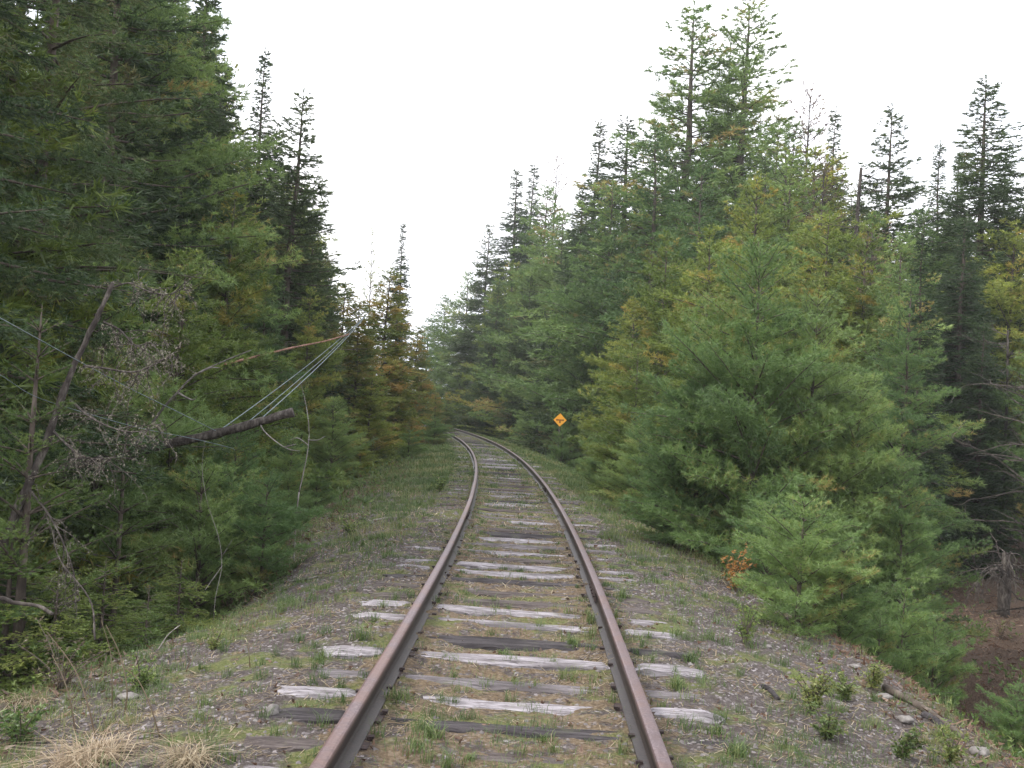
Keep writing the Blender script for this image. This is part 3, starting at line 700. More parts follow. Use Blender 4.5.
T('bush2', 562, 429, 38.5, 'little pine hiding the foot of the orange diamond sign', 1.0, 'bush', GS)
T('bush1', 600, 436, 36, 'low green bush below and right of the orange sign', 1.0, 'bush', GS)
T('bush1', 903, 590, 11, 'dark little pine in the hollow', .85, 'bush', GS)
T('bush0', 935, 615, 12, 'little pine in the hollow left of the stump', .9, 'bush', GS)
T('bush2', 880, 610, 10.4, 'reddish shaded little pine at the foot of the bank', .9, 'bush', GS)
T('bush0', 1018, 688, 8.2, 'blue-green little pine at the lower right corner', 1.1, 'bush', GS)
# T('hem1', 955, 640, 9.8, 'small green sapling down the bank near the log', 1.1, 'bush', GS)

# ---- background forest filling both sides
sky_pts = [(-600, -300), (0, -250), (150, -120), (200, 0), (235, 90), (262, 150), (300, 200), (345, 290), (380, 290), (400, 300), (420, 335), (445, 318), (480, 270), (520, 215), (560, 215), (600, 180),
           (640, 160), (690, 120), (770, 125), (810, 150), (850, 205), (900, 190), (940, 195), (985, 175), (1030, 230), (1700, 200)]
sxp = [p[0] for p in sky_pts]; syp = [p[1] for p in sky_pts]
fill = 0
def filler(x, Y, kinds, label, group):
    global fill
    r = np.array((x, Y, 0.)); v0 = np.array((x, Y, 0)) - np.array((0, 0, CAMZ))
    dx = v0 @ RIGHT; dz = v0 @ FWD; px = 512 + F * dx / dz
    if px < -250 or px > 1300 or (915 < px < 1150 and Y < 24): return
    py = float(np.interp(px, sxp, syp)) + rng.uniform(5, 90)
    top = at(px, py, Y)[2]; gz = float(ground(x, Y))
    if top - gz < 3: return
    top = min(top, gz + 19)
    place(kinds[int(rng.integers(len(kinds)))], x, Y, top, label, 'tree', group, rng.uniform(.85, 1.15)); fill += 1
for side, xs in ((-1, (7.0, 10, 13.5, 18)), (1, (8.5, 12, 16, 22))):
    for row, off in enumerate(xs):
        Y = 11.0 + 2 * row
        while Y < 118:
            x = float(xc(Y)) + side * (off + rng.uniform(-1, 1) + Y * .03)
            Yj = Y + rng.uniform(-1.2, 1.2)
            if abs(x - float(xc(Yj))) > 5.5:
                filler(x, Yj, ['spruce0', 'spruce1', 'spruce2', 'fir0', 'fir1', 'mid0', 'mid1', 'olive1', 'open1'],
                       'crowded background conifer deep in the forest on the %s side' % ('left' if side < 0 else 'right'),
                       'background conifers %s of the line' % ('left' if side < 0 else 'right'))
            Y += 3.2 + Y * .055 + row * .8
# trees closing the far end beyond the bend
for k in range(22):
    Y = 92 + 3 * (k % 6) + rng.uniform(-2, 2); px = 425 + k * 7.5 + rng.uniform(-4, 4)
    x = at(px, 400, Y)[0]
    if abs(x - float(xc(Y))) < 4: continue
    filler(x, Y, ['mid0', 'mid1', 'mid2', 'spruce0', 'fir1'], 'crowded distant conifer closing off the view beyond the bend', 'conifers beyond the bend')

# ------------------------------------------------------------ dead wood
def dead_branch(mb, p, d, L_, r0, rs, depth=2, droop=-.3, k=4, curl=.25):
    pts = [np.array(p, float)]; d = np.array(d, float); d /= np.linalg.norm(d); n = 6
    for q in range(n):
        d = d + np.array((rs.gauss(0, curl), rs.gauss(0, curl), rs.gauss(0, curl) * .6 + droop * .15)); d /= np.linalg.norm(d)
        pts.append(pts[-1] + d * L_ / n)
    mb.tube(pts, np.linspace(r0, r0 * .25, n + 1), k, cap=False)
    if depth:
        for q in range(int(3 + 3 * rs.random())):
            i = rs.randint(1, n); a = np.array((rs.gauss(0, 1), rs.gauss(0, 1), rs.gauss(0, .5) + droop * .5))
            dd_ = (pts[i] - pts[i - 1]); dd_ /= np.linalg.norm(dd_)
            dead_branch(mb, pts[i], dd_ * .9 + a * .6, L_ * rs.uniform(.25, .5), r0 * .45, rs, depth - 1, droop, 3, curl)
    return pts
def spline(P, n=24):
    P = np.asarray(P, float); t = np.linspace(0, len(P) - 1, n); out = []
    Q = np.vstack([2 * P[0] - P[1], P, 2 * P[-1] - P[-2]])
    for u in t:
        i = min(int(u), len(P) - 2); f = u - i; a, b, c, e = Q[i], Q[i + 1], Q[i + 2], Q[i + 3]
        out.append(.5 * ((2 * b) + (-a + c) * f + (2 * a - 5 * b + 4 * c - e) * f * f + (-a + 3 * b - 3 * c + e) * f ** 3))
    return np.array(out)
rs = random.Random(5); rn = np.random.default_rng(5)
# leaning lichen-hung trunk at the left
LT = 8.4
trunk_px = [(-60, 668, 8.0), (-5, 560, 8.1), (22, 500, 8.2), (48, 438, 8.3), (66, 385, 8.4), (84, 345, 8.5), (100, 312, 8.5), (113, 283, 8.6)]
tp = spline([at(*q) for q in trunk_px], 30); tp[0][2] = float(ground(tp[0][0], tp[0][1])) - .1
base = tp[0].copy()
ro = empty('leaning_dead_tree', base, 'leaning dead trunk hung with grey lichen, crossing the left edge of the view', 'dead tree')
b = MB(); b.tube(tp - base, np.linspace(.042, .016, 30), 9, wob=.7, rng=rn); b.build('trunk', M['deadbark'], ro, True)
lich = MB(); PL = []; DL = []
def limb(anchor, pts, r0, dens=1.0):
    bb = MB(); P = spline([at(*q) for q in pts], 14) - base
    bb.tube(P, np.linspace(r0 * .65, .003, 14), 5, cap=False)
    for q in range(2, 14):
        for _ in range(2):
            dv = (rs.gauss(0, .8) + .2, rs.gauss(0, .5), rs.gauss(-.35, .6))
            pp = dead_branch(bb, P[q], dv, rs.uniform(.12, .42), .005, rs, 1, -.8, 3)
            for w_ in pp[1:]:
                for _2 in range(int(1.9 * dens + rs.random())): PL.append(w_ + rn.normal(0, .018, 3)); DL.append((rn.normal(0, .5), rn.normal(0, .5), -.6))
    bb.build('limb', M['deadbark'], ro)
limb(0, [(112, 288, 8.6), (130, 283, 8.5), (150, 292, 8.4), (170, 294, 8.3), (184, 288, 8.2)], .014, .9)
limb(0, [(104, 322, 8.5), (120, 330, 8.3), (135, 345, 8.2), (150, 342, 8.1)], .018, 1.2)
limb(0, [(84, 366, 8.4), (104, 368, 8.2), (135, 372, 8.1), (162, 360, 8.0), (176, 352, 8.0)], .02, 1.6)
limb(0, [(70, 400, 8.3), (95, 420, 8.1), (130, 432, 8.0), (165, 425, 7.9)], .018, 1)
limb(0, [(52, 430, 8.3), (80, 455, 8.1), (110, 460, 8.0)], .018, 1)
limb(0, [(30, 490, 8.2), (52, 520, 8.0), (70, 560, 7.9), (80, 600, 7.9)], .016, .8)
needles(lich, np.array(PL), np.array(DL), .017, .0055, .9, 4, rn, np.full(len(PL), .5)); lich.build('lichen', M['lichen'], ro)

# broken fallen log held up by the brush
P = spline([at(-420, 640, 12.4), at(-230, 575, 12), at(-90, 528, 11.7), at(0, 500, 11.5), at(62, 480, 11.4), at(100, 466, 11.3), at(150, 449, 11.2), at(168, 444, 11.2), at(215, 434, 11.1), at(255, 423, 11.0), at(293, 412, 11.0)], 46)
b = MB(); r_ = np.linspace(.05, .05, 46); b.tube(P, r_ * (1 + .1 * np.sin(np.arange(46) * 1.7 + np.arange(46) ** 1.5)), 10, wob=.35, rng=rn)
for _ in range(9):
    q = rs.randint(22, 44); b.tube([P[q], P[q] + np.array((rs.gauss(0, .1), rs.gauss(0, .1), rs.uniform(.02, .16)))], [.012, .003], 4, cap=False)
tag(b.build('fallen_log', M['deadbark'], smooth=True), 'dark rough fallen log with a broken right end, under the wire bundle', 'log')
# pale limb resting on the log
def stick(pts, r0, r1, mat, label, cat='branch', name='dead_branch', n=18, forks=(), group=None):
    P = spline([at(*q) for q in pts], n); b_ = MB(); b_.tube(P, np.linspace(r0, r1, n) * .65, 6, wob=.5, rng=rn)
    for f in forks: b_.tube(spline([at(*q) for q in f], 8), np.linspace(r1 * 1.8, .003, 8), 4, cap=False)
    o = b_.build(name, mat, smooth=True); return tag(o, label, cat, group)
stick([(128, 455, 11.3), (160, 412, 11.1), (175, 395, 11), (195, 375, 10.9), (222, 362, 10.8), (251, 350, 10.7)], .024, .008, M['silver'], 'long pale grey dead branch slanting up above the fallen log', forks=[[(195, 375, 10.9), (210, 368, 10.8), (220, 368, 10.8)], [(178, 393, 11), (192, 400, 10.9), (197, 396, 10.8)]])
stick([(260, 424, 11.0), (264, 431, 10.9), (275, 441, 10.7), (288, 449, 10.6), (300, 451, 10.5)], .014, .004, M['silver'], 'short curved bare branch hanging at the broken log end', forks=[[(285, 447, 10.6), (296, 444, 10.5)]])
stick([(299, 492, 12.5), (304, 470, 12.5), (308, 448, 12.5), (309, 428, 12.5), (306, 405, 12.6), (300, 380, 12.7)], .013, .004, M['silver'], 'slim white forked dead sapling in front of the left pines', 'dead sapling', 'dead_sapling',
      forks=[[(308, 445, 12.5), (298, 438, 12.4), (290, 440, 12.4)], [(308, 440, 12.5), (318, 440, 12.4), (325, 436, 12.4)]])
stick([(294, 600, 12.5), (294, 560, 12.5), (296, 520, 12.5), (299, 492, 12.5)], .016, .013, M['silver'], 'short white stub standing under the forked dead sapling', 'stub', 'wood_stub')
stick([(212, 690, 9.4), (213, 640, 9.4), (215, 600, 9.4), (222, 565, 9.4), (218, 535, 9.4), (208, 505, 9.4), (202, 470, 9.5), (205, 440, 9.5)], .006, .002, M['silver'], 'bent pale bare sapling in front of the left thicket', 'dead sapling', 'dead_sapling', forks=[[(220, 560, 9.4), (232, 540, 9.3)], [(222, 566, 9.4), (205, 590, 9.3)]])
stick([(-160, 640, 7.6), (-20, 600, 7.2), (15, 603, 7.2), (38, 606, 7.1), (52, 614, 7.0)], .034, .018, M['deadbark'], 'dark fallen limb with a pale broken tip at left edge')
stick([(60, 470, 9.2), (80, 465, 9.2), (102, 458, 9.2)], .05, .045, M['deadbark'], 'stubby black broken log piece left of the long log', 'log', 'log_piece')
stick([(158, 650, 7.0), (168, 635, 7.1), (180, 625, 7.2)], .008, .004, M['silver'], 'small pale stick at the foot of the left bank')
stick([(95, 640, 7.0), (90, 600, 7.2), (60, 560, 7.4), (52, 530, 7.5)], .012, .004, M['deadbark'], 'thin grey leaning stem near the dark fallen limb')
# rusty twisted pole inside the wire bundle
P = spline([at(225, 364, 15.2), at(262, 355, 17), at(295, 347, 19), at(325, 341, 21.3), at(350, 334, 23.8)], 30)
b = MB(); b.tube(P, np.linspace(.018, .016, 30), 6, wob=.4, rng=rn)
for q in range(1, 29): b.tube([P[q], P[q] + np.array((rs.gauss(0, .02), rs.gauss(0, .02), rs.choice((-1, 1)) * rs.uniform(.02, .05)))], [.006, .003], 4, cap=False)
tag(b.build('peeled_branch', M['rustbark']), 'peeled reddish branch caught across the wire bundle', 'branch')
# fallen telegraph wires
def wire(pts, label, r=.006, n=40):
    r *= .62
    P = spline([at(*q) for q in pts], n); b_ = MB(); b_.tube(P, r, 5); return tag(b_.build('wire', M['wire'], smooth=True), label, 'wire', 'fallen telegraph wires on the left')
wire([(-60, 285, 6.6), (0, 318, 7.2), (40, 340, 7.8), (82, 363, 8.45), (135, 391, 9.4), (180, 413, 10.3), (216, 431, 11.0)], 'upper blue-grey wire running from the left edge to the log', .007)
wire([(-60, 345, 6.8), (0, 375, 7.4), (34, 396, 8), (82, 412, 8.9), (140, 428, 9.8), (190, 438, 10.6), (228, 447, 10.9), (235, 450, 11)], 'lower thin wire running from the left edge to the log', .005)
def span(a, c, label, r):
    A_, C_ = at(*a), at(*c); t_ = np.linspace(0, 1, 30)[:, None]; P = A_ + (C_ - A_) * t_; P[:, 2] -= .10 * 4 * (t_ * (1 - t_))[:, 0]
    b_ = MB(); b_.tube(P, r * .62, 5); tag(b_.build('wire', M['wire'], smooth=True), label, 'wire', 'fallen telegraph wires on the left')
span((216, 433, 11.1), (369, 312, 30), 'upper strand of the wire bundle rising from log to trees', .012)
span((255, 424, 11.1), (368, 313, 29.9), 'lower strand of the wire bundle rising from log to trees', .013)
span((238, 430, 11.1), (366, 315, 29.8), 'middle strand of the wire bundle rising from log to trees', .011)

# broken grey snag in the right skyline
def snag(px, py, Y, label, r=.13):
    p = at(px, py, Y); gz = float(ground(p[0], Y)); H_ = p[2] - gz
    o = empty('dead_snag', (p[0], Y, gz), label, 'dead tree')
    b_ = MB(); z = np.linspace(0, H_, 14); b_.tube(np.stack([.05 * np.sin(z * .5), .04 * np.cos(z * .7), z], -1), np.linspace(r, r * .45, 14), 8, wob=.2, rng=rn); q = random.Random(int(px))
    for _ in range(46):
        a = q.random() * 6.28; zz_ = H_ * q.uniform(.15, .98); dead_branch(b_, (0, 0, zz_), (math.cos(a), math.sin(a), q.uniform(-.2, .5)), q.uniform(.5, 1.8), .02, q, 1, .2, 3)
    b_.build('trunk', M['deadbark'], o)
snag(861, 168, 36, 'broken grey snag standing between dark fir and ragged spruce')
snag(1008, 330, 27, 'bare purplish grey dead tree behind the stump at the right edge', .06)
snag(1040, 380, 19, 'second bare grey dead tree, cut by the right edge', .045)

# ------------------------------------------------------------ sign
SY = 40.0; S = at(560, 420, SY); gz = float(ground(S[0], SY))
so_ = empty('diamond_sign', (S[0], SY, gz), 'small orange diamond sign on a thin post at the right of the bend', 'sign')
hz = S[2] - gz; a_ = .27
bz = MB(); ft = [(0, 0, -a_), (a_, 0, 0), (0, 0, a_), (-a_, 0, 0)]
bz.add([(x, -.004, z + hz) for x, _, z in ft] + [(x, .004, z + hz) for x, _, z in ft], [(0, 1, 2, 3), (7, 6, 5, 4), (0, 4, 5, 1), (1, 5, 6, 2), (2, 6, 7, 3), (3, 7, 4, 0)])
pn = bz.build('panel', M['sign'], so_)
mk = MB(); mk.box((-.12, -.010, hz - .022), (.12, -.006, hz + .022))
mk.add([(-.17, -.008, hz), (-.11, -.008, hz + .05), (-.11, -.008, hz - .05)], [(0, 1, 2)]); mk.add([(.17, -.008, hz), (.11, -.008, hz + .05), (.11, -.008, hz - .05)], [(0, 2, 1)])
mk.box((-.025, -.010, hz - .12), (.025, -.006, hz - .0285)); mk.build('arrow_mark', M['mark'], pn)
ps = MB(); ps.box((-.03, .012, -.2), (.03, .06, hz + .15)); ps.build('post', M['post'], so_)

# ------------------------------------------------------------ stump, log, stones
p = hit(1003, 618); print('stump', p); st = empty('uprooted_stump', p, 'pale cut stump with sprawling bare branches in the hollow at the right', 'stump')
q = random.Random(9); b = MB(); hh = 1.0 * p[1] / 20
zz = np.linspace(-.1, hh * 1.3, 6); b.tube(np.stack([zz * 0, zz * 0, zz], -1), np.linspace(.16, .09, 6), 9, wob=.3, rng=rn); b.build('stem', M['deadbark'], st, True)
b = MB()
for k in range(24):
    a = q.random() * 6.28; dead_branch(b, (0, 0, hh * q.uniform(.8, 1.3)), (math.cos(a), math.sin(a), q.uniform(-.1, .5)), q.uniform(.6, 1.3), .022, q, 2, -1.3, 4)
b.build('roots', M['deadbark'], st)
def rock(px, py, s, label, sq=(1, .8, .6), seed=1, group=None):
    p_ = hit(px, py); r = np.random.default_rng(seed)
    import bmesh
    bm = bmesh.new(); bmesh.ops.create_icosphere(bm, subdivisions=3, radius=1)
    me = bpy.data.meshes.new('stone')
    for v_ in bm.verts:
        n_ = v_.co.normalized(); k_ = 1 + .12 * float(fbm(n_.x * 5 + seed, n_.y * 5 + n_.z * 4, seed + 9, 2)) + .5 * float(fbm(n_.x * 1.6 + seed, n_.y * 1.6 + n_.z, seed, 3)); v_.co = Vector((n_.x * sq[0], n_.y * sq[1], n_.z * sq[2])) * k_ * s
    bm.to_mesh(me); bm.free(); me.materials.append(M['stone'])
    for f in me.polygons: f.use_smooth = True
    o = bpy.data.objects.new('stone', me); C.objects.link(o); o.location = (p_[0], p_[1], p_[2] + s * .4); return tag(o, label, 'stone', group)
rock(980, 757, .06, 'round pale stone near the lower right corner', seed=3)
rock(905, 722, .045, 'pale stone just below the lying weathered log', seed=4)
rock(855, 668, .035, 'flat grey stone on the right bank near the upper end of the log', (1.4, .9, .5), 5)
rock(768, 648, .03, 'small pale stone on the right bank below the rusty fern', seed=6)
rock(885, 700, .05, 'angular grey stone uphill of the lying log', (1.3, .9, .6), 8)
rock(843, 700, .03, 'small brown stone among the green shrubs of the right bank', seed=12)
rock(128, 700, .045, 'brown stone in the grass at lower left', (1.3, .9, .6), 9)
rock(272, 716, .05, 'upright chunk of broken grey rock beside the left sleeper ends', (.8, .7, 1), 10)
def lying(pts, r, mat, label, name='log', cat='log'):
    P = spline([hit(*q_) + np.array((0, 0, r * .6)) for q_ in pts], 20); b_ = MB(); b_.tube(P, np.linspace(r, r * .7, 20), 9, wob=.35, rng=rn)
    return tag(b_.build(name, mat, smooth=True), label, cat)
lying([(885, 690), (912, 704), (940, 722), (966, 742)], .028, M['bark'], 'weathered grey log lying along the edge of the right bank')
lying([(925, 718), (936, 724), (946, 733)], .03, M['tie_dark'], 'charred black wood chunk against the weathered log', 'wood_chunk', 'wood')
lying([(762, 688), (771, 693), (778, 701)], .02, M['tie_dark'], 'small black wood chip on the right cinder shoulder', 'wood_chunk', 'wood')
lying([(285, 583), (305, 580), (318, 577)], .012, M['silver'], 'pale twig at the top edge of the left bank', 'twig', 'twig')
lying([(368, 522), (380, 520), (392, 518)], .018, M['silver'], 'pale branch lying in the left clearing', 'twig', 'twig')
lying([(745, 606), (760, 600), (790, 622)], .010, M['silver'], 'thin grey branch on the bank beside the rusty fern', 'twig', 'twig')
lying([(185, 640), (197, 628), (192, 612)], .007, M['silver'], 'thin curved stick on the left cinder slope', 'twig', 'twig')

# ------------------------------------------------------------ small plants that can be told apart
def blades(mb, P, h, wd, lean, rng_, var, bend=.5):
    n = len(P); a = rng_.random(n) * 6.283
    h = np.broadcast_to(h, (n,)) * (.5 + .8 * rng_.random(n)); ln = lean * h * (.4 + rng_.random(n))
    out = np.stack([np.cos(a), np.sin(a), 0 * a], -1); sd_ = np.stack([-np.sin(a), np.cos(a), 0 * a], -1) * (np.broadcast_to(wd, (n,)) * .5)[:, None]
    up = np.array((0, 0, 1.))
    m1 = P + out * (ln * .3)[:, None] + up * (h * .6)[:, None]; tip = P + out * ln[:, None] + up * (h * (1 - bend * lean * .4))[:, None]
    V_ = np.stack([P - sd_, P + sd_, m1 + sd_ * .8, m1 - sd_ * .8, tip], 1).reshape(-1, 3)
    k = np.arange(n)[:, None] * 5
    mb.add(V_, k + np.array([[0, 1, 2, 3]]), np.repeat(var, 5))
    mb.f.append((k + np.array([[3, 2, 4]])) + mb.n - len(V_)); mb.mi.append(np.full(n, 0))
def tuft(px, py, rad, h, n, mat, label, cat='grass tuft', name='grass_tuft', wd=.006, lean=.7, group=None, var=(.0, .8)):
    p_ = hit(px, py); r = np.random.default_rng(int(px * 7 + py)); xy = r.normal(0, rad * .5, (n, 2)); P_ = np.zeros((n, 3)); P_[:, :2] = xy
    P_[:, 2] = ground(p_[0] + xy[:, 0], p_[1] + xy[:, 1]) - p_[2] - .005
    b_ = MB(); blades(b_, P_, h, wd, lean, r, r.uniform(var[0], var[1], n)); o = b_.build(name, mat, loc=p_); return tag(o, label, cat, group)
GT = 'green grass tufts on the track bed'
for px, py, rad, h, n, lab in [(430, 738, .07, .075, 80, 'bright green tuft between the rails, left of centre at the bottom'), (418, 750, .06, .06, 60, 'small green tuft just below and left of the bright bottom tuft'),
        (545, 742, .05, .05, 50, 'green tuft between the rails at bottom centre'), (402, 700, .09, .07, 80, 'green patch of grass close to the left rail'), (737, 757, .07, .085, 90, 'round grass tuft right of the last right hand sleeper end'),
        (716, 735, .06, .07, 70, 'grass tuft between two right hand sleeper ends'), (678, 690, .06, .09, 70, 'taller grass by the right rail among sleeper ends'), (690, 662, .06, .08, 60, 'grass tuft at the end of a blackened right hand sleeper'),
        (622, 600, .08, .14, 90, 'tall grass tuft outside the right rail at mid distance'), (450, 660, .06, .05, 50, 'small green tuft inside the left rail'), (360, 640, .08, .12, 80, 'grass tuft against the outside of the left rail'),
        (322, 660, .07, .07, 60, 'grass tuft beside a white left hand sleeper end'), (610, 540, .12, .18, 120, 'dark green bushy tuft outside the right rail'), (574, 646, .05, .05, 50, 'little green tuft on a bleached sleeper'),
        (502, 655, .04, .04, 40, 'tiny green tuft in the middle of the track'), (468, 760, .04, .04, 40, 'tiny green tuft at the bottom edge of the track')]:
    tuft(px, py, rad, h, n, M['grass'], lab, group=GT, wd=.005)
GD = 'dead straw clumps at lower left'
tuft(85, 765, .16, .13, 420, M['straw'], 'large pale dead straw clump at the bottom left', 'dead grass', 'straw_clump', .005, 2.2, GD, (.2, 1))
tuft(186, 766, .09, .10, 260, M['straw'], 'smaller pale dead straw clump right of the large one', 'dead grass', 'straw_clump', .005, 2.4, GD, (.2, 1))
tuft(22, 712, .14, .10, 90, M['straw'], 'flattened straw clump at the left edge', 'dead grass', 'straw_clump', .005, 2.2, GD, (.1, .9))
GK = 'tall dry stalks at lower left'
def stalk(pts, label, r=.006):
    base_ = hit(*pts[0]); Y0 = base_[1]; P_ = [base_] + [at(a, c, Y0 + .05 * k) for k, (a, c) in enumerate(pts[1:])]
    P_ = spline(P_, 16); b_ = MB(); b_.tube(P_, np.linspace(r, r * .4, 16), 5)
    for _ in range(4):
        k = rs.randint(5, 14); b_.tube([P_[k], P_[k] + np.array((rs.gauss(0, .04), rs.gauss(0, .03), rs.uniform(.02, .07)))], [r * .5, r * .2], 3, cap=False)
    tag(b_.build('dry_stalk', M['straw']), label, 'stalk', GK)
stalk([(96, 742), (88, 705), (74, 668), (47, 632)], 'dry stalk bending left, longest of the lower left stalks', .005)
stalk([(76, 735), (70, 700), (62, 675), (52, 655)], 'shorter dry stalk inside the longest bent one', .004)
stalk([(124, 716), (127, 690), (120, 655), (106, 625)], 'dry stalk rising nearly upright beside the grass', .005)
stalk([(112, 710), (112, 680), (110, 650), (101, 620)], 'thin upright dry stalk left of its thicker neighbour', .0035)
stalk([(160, 738), (150, 705), (138, 680), (125, 668)], 'dry stalk leaning left at the right end of the group', .004)
stalk([(176, 737), (150, 733), (125, 731), (95, 732)], 'dry stalk lying nearly flat on the ground', .004)
stalk([(186, 672), (190, 662), (197, 652)], 'short pale stalk standing on the left cinder slope', .004)
stalk([(250, 668), (249, 655), (248, 640)], 'lone short brown stalk on the left slope, nearer the sleepers', .004)

def shrub(px, py, h, rad, n_st, mat, label, nleaf=26, leaf=.022, seed=0, name='small_shrub', cat='shrub', group=None, droopy=.4):
    p_ = hit(px, py); r = np.random.default_rng(seed + int(px)); q_ = random.Random(seed + int(px))
    o = empty(name, p_, label, cat, group); b_ = MB(); P_ = []; D_ = []
    for k in range(n_st):
        a = q_.random() * 6.28; e = q_.uniform(.2, 1) * rad; hh_ = h * q_.uniform(.3, 1.15)
        st_ = spline([(0, 0, -.02), (math.cos(a) * e * .35, math.sin(a) * e * .35, hh_ * .55), (math.cos(a) * e, math.sin(a) * e, hh_)], 9)
        b_.tube(st_, np.linspace(.005, .002, 9), 4, cap=False)
        for s_ in range(nleaf):
            i = q_.randint(2, 8); a2 = q_.random() * 6.28; off = q_.uniform(.02, .16) * h * 1.6
            dv = np.array((math.cos(a2), math.sin(a2), q_.uniform(-droopy, .6))); P_.append(st_[i] + dv * off * .6); D_.append(dv)
    b_.build('stems', M['bark'] if mat is not M['fern'] else M['straw'], o)
    l_ = MB(); D_ = np.array(D_); needles(l_, np.array(P_), D_, leaf * 1.1, leaf * .55, .6, 4, r, r.uniform(.1, .95, len(P_)), .3); l_.build('leaves', mat, o)
    return o
GH = 'small green shrubs on the right bank'
shrub(812, 712, .26, .17, 12, M['leaf'], 'yellow green shrub in the middle of the right bank', group=GH)
shrub(828, 738, .17, .12, 9, M['leaf'], 'low yellow green shrub just below the middle one', group=GH)
shrub(845, 700, .18, .12, 8, M['leaf'], 'small shrub right of the middle one', group=GH)
shrub(745, 645, .30, .14, 12, M['hemlock'], 'spiky little green fir seedling below the rusty fern', leaf=.018, group=GH)
shrub(900, 758, .16, .16, 9, M['leaf'], 'sparse shrub near the bottom of the right bank', group=GH)
shrub(950, 765, .18, .14, 9, M['leaf'], 'shrub at the bottom edge near the round pale stone', group=GH)
shrub(872, 690, .2, .12, 8, M['leaf'], 'thin shrub uphill of the lying weathered log', group=GH)
shrub(735, 592, .45, .26, 12, M['fern'], 'rusty orange dead fern at the edge of the right bank', leaf=.03, name='dead_fern', cat='fern', nleaf=20)
shrub(700, 545, .3, .22, 7, M['fern'], 'faded brown dead fern left of the rusty orange one', leaf=.025, name='dead_fern', cat='fern', nleaf=12)
shrub(370, 470, .5, .5, 9, M['fern'], 'brown dead fern patch in the left clearing', leaf=.03, name='dead_fern', cat='fern', nleaf=14)
shrub(120, 520, .45, .28, 12, M['leaf'], 'bright leafed bush low under the broken log piece', leaf=.03, nleaf=22)
shrub(210, 600, .5, .3, 14, M['bud'], 'reddish brown dead brush at the top of the left bank', leaf=.02, nleaf=14)
shrub(60, 690, .35, .3, 12, M['bud'], 'brown dead brush in front of the hemlock saplings at lower left', leaf=.02, nleaf=14, name='dead_brush')
shrub(20, 745, .22, .2, 12, M['hemlock'], 'dark green weed at the bottom left corner', leaf=.022, nleaf=24)
shrub(140, 690, .22, .16, 10, M['hemlock'], 'green weed among the dry stalks at lower left', leaf=.02, nleaf=22)
shrub(215, 650, .14, .12, 8, M['leaf'], 'tiny green weed on the left cinder slope', leaf=.016)
shrub(1000, 640, .5, .5, 12, M['bud'], 'reddish brown dead brush in the hollow by the stump', leaf=.03, nleaf=16, name='dead_brush')
shrub(440, 492, .32, .2, 10, M['hemlock'], 'small dark green seedling left of the left rail', leaf=.03, nleaf=20)
shrub(350, 535, .28, .25, 10, M['hemlock'], 'small green seedling at the front of the left clearing', leaf=.025, nleaf=20)

# ------------------------------------------------------------ ground cover nobody could count
def scatter(n, y0, y1, dmax, dens, seed):
    r = np.random.default_rng(seed)
    y_ = y0 * (y1 / y0) ** r.random(n); d_ = r.uniform(-dmax, dmax, n)
    k = r.random(n) < dens(d_, y_); y_ = y_[k]; d_ = d_[k]
    x_ = d_ + xc(y_); return np.stack([x_, y_, ground_d(d_, y_) - .004], -1), d_, y_, r
def gd(d_, y_):
    n_ = fbm(d_ * 1.3 + 40, y_ * 1.3, 61, 3) + .5; n2_ = fbm(d_ * 6.5, y_ * 6.5, 71, 2) + .5
    a = np.clip((n_ - .36) * 3.2, 0, 1) * np.clip((n2_ - .45) * 5, 0, 1)
    far_ = sstep(8, 26, y_); a = a * (.65 + .35 * far_) + .3 * far_ * np.where(np.abs(d_) < 1.4, .45, 1) + .06
    a = np.clip(a + .30 * sstep(1.9, 2.4, -d_) * (y_ < 9), 0, 1) * np.where(np.abs(d_) > 3.6, .5, 1) * np.where(np.abs(np.abs(d_) - .7525) < .05, 0, 1)
    return a
P_, d_, y_, r = scatter(420000, 3.4, 75, 5.6, gd, 81)
cl = np.random.default_rng(83); nc = 1150
cy = 3.8 * (45 / 3.8) ** cl.random(nc); cd = cl.uniform(-3.2, 3.2, nc); kk = (np.abs(np.abs(cd) - .7525) > .09); cy = cy[kk]; cd = cd[kk]
rad_ = np.repeat(.018 + .05 * cl.random(len(cy)) ** 2, 34) * np.clip(np.repeat(cy, 34) / 9, .9, 3)
cy2 = np.repeat(cy, 34) + cl.normal(0, 1, len(rad_)) * rad_; cd2 = np.repeat(cd, 34) + cl.normal(0, 1, len(rad_)) * rad_
hcl = np.concatenate([np.zeros(len(y_)), np.repeat(.03 + .05 * cl.random(len(cy)), 34)])
P_ = np.concatenate([P_, np.stack([cd2 + xc(cy2), cy2, ground_d(cd2, cy2) - .004], -1)]); d_ = np.concatenate([d_, cd2]); y_ = np.concatenate([y_, cy2])
b = MB(); sc_ = np.clip(y_ / 9, .75, 3.2); hs = (.04 + .03 * (np.abs(d_) > 1.4) * (hcl == 0) + hcl * np.where(y_ > 9, .6, 1)) * sc_ ** .6 * np.where((np.abs(d_) < 1.4) & (y_ > 9), .62, 1)
pv = fbm(P_[:, 0] * 1.1, P_[:, 1] * 1.1, 91, 2) * .9
blades(b, P_, hs, .0042 * sc_, .75, r, np.clip(.45 - .12 * (hcl > 0) + pv + r.normal(0, .17, len(P_)), 0, 1))
tag(b.build('grass', M['grass']), 'short green grass sprouting over track bed and shoulders', 'grass', kind='stuff')
def sdn(d_, y_):
    n_ = fbm(d_ * 1.6 + 9, y_ * 1.6, 161, 3) + .5
    return np.clip((n_ - .38) * 2.6, 0.08, 1) * np.where(np.abs(d_) < .7, 1, .55)
P_, d_, y_, r = scatter(80000, 3.4, 30, 3.6, sdn, 181)
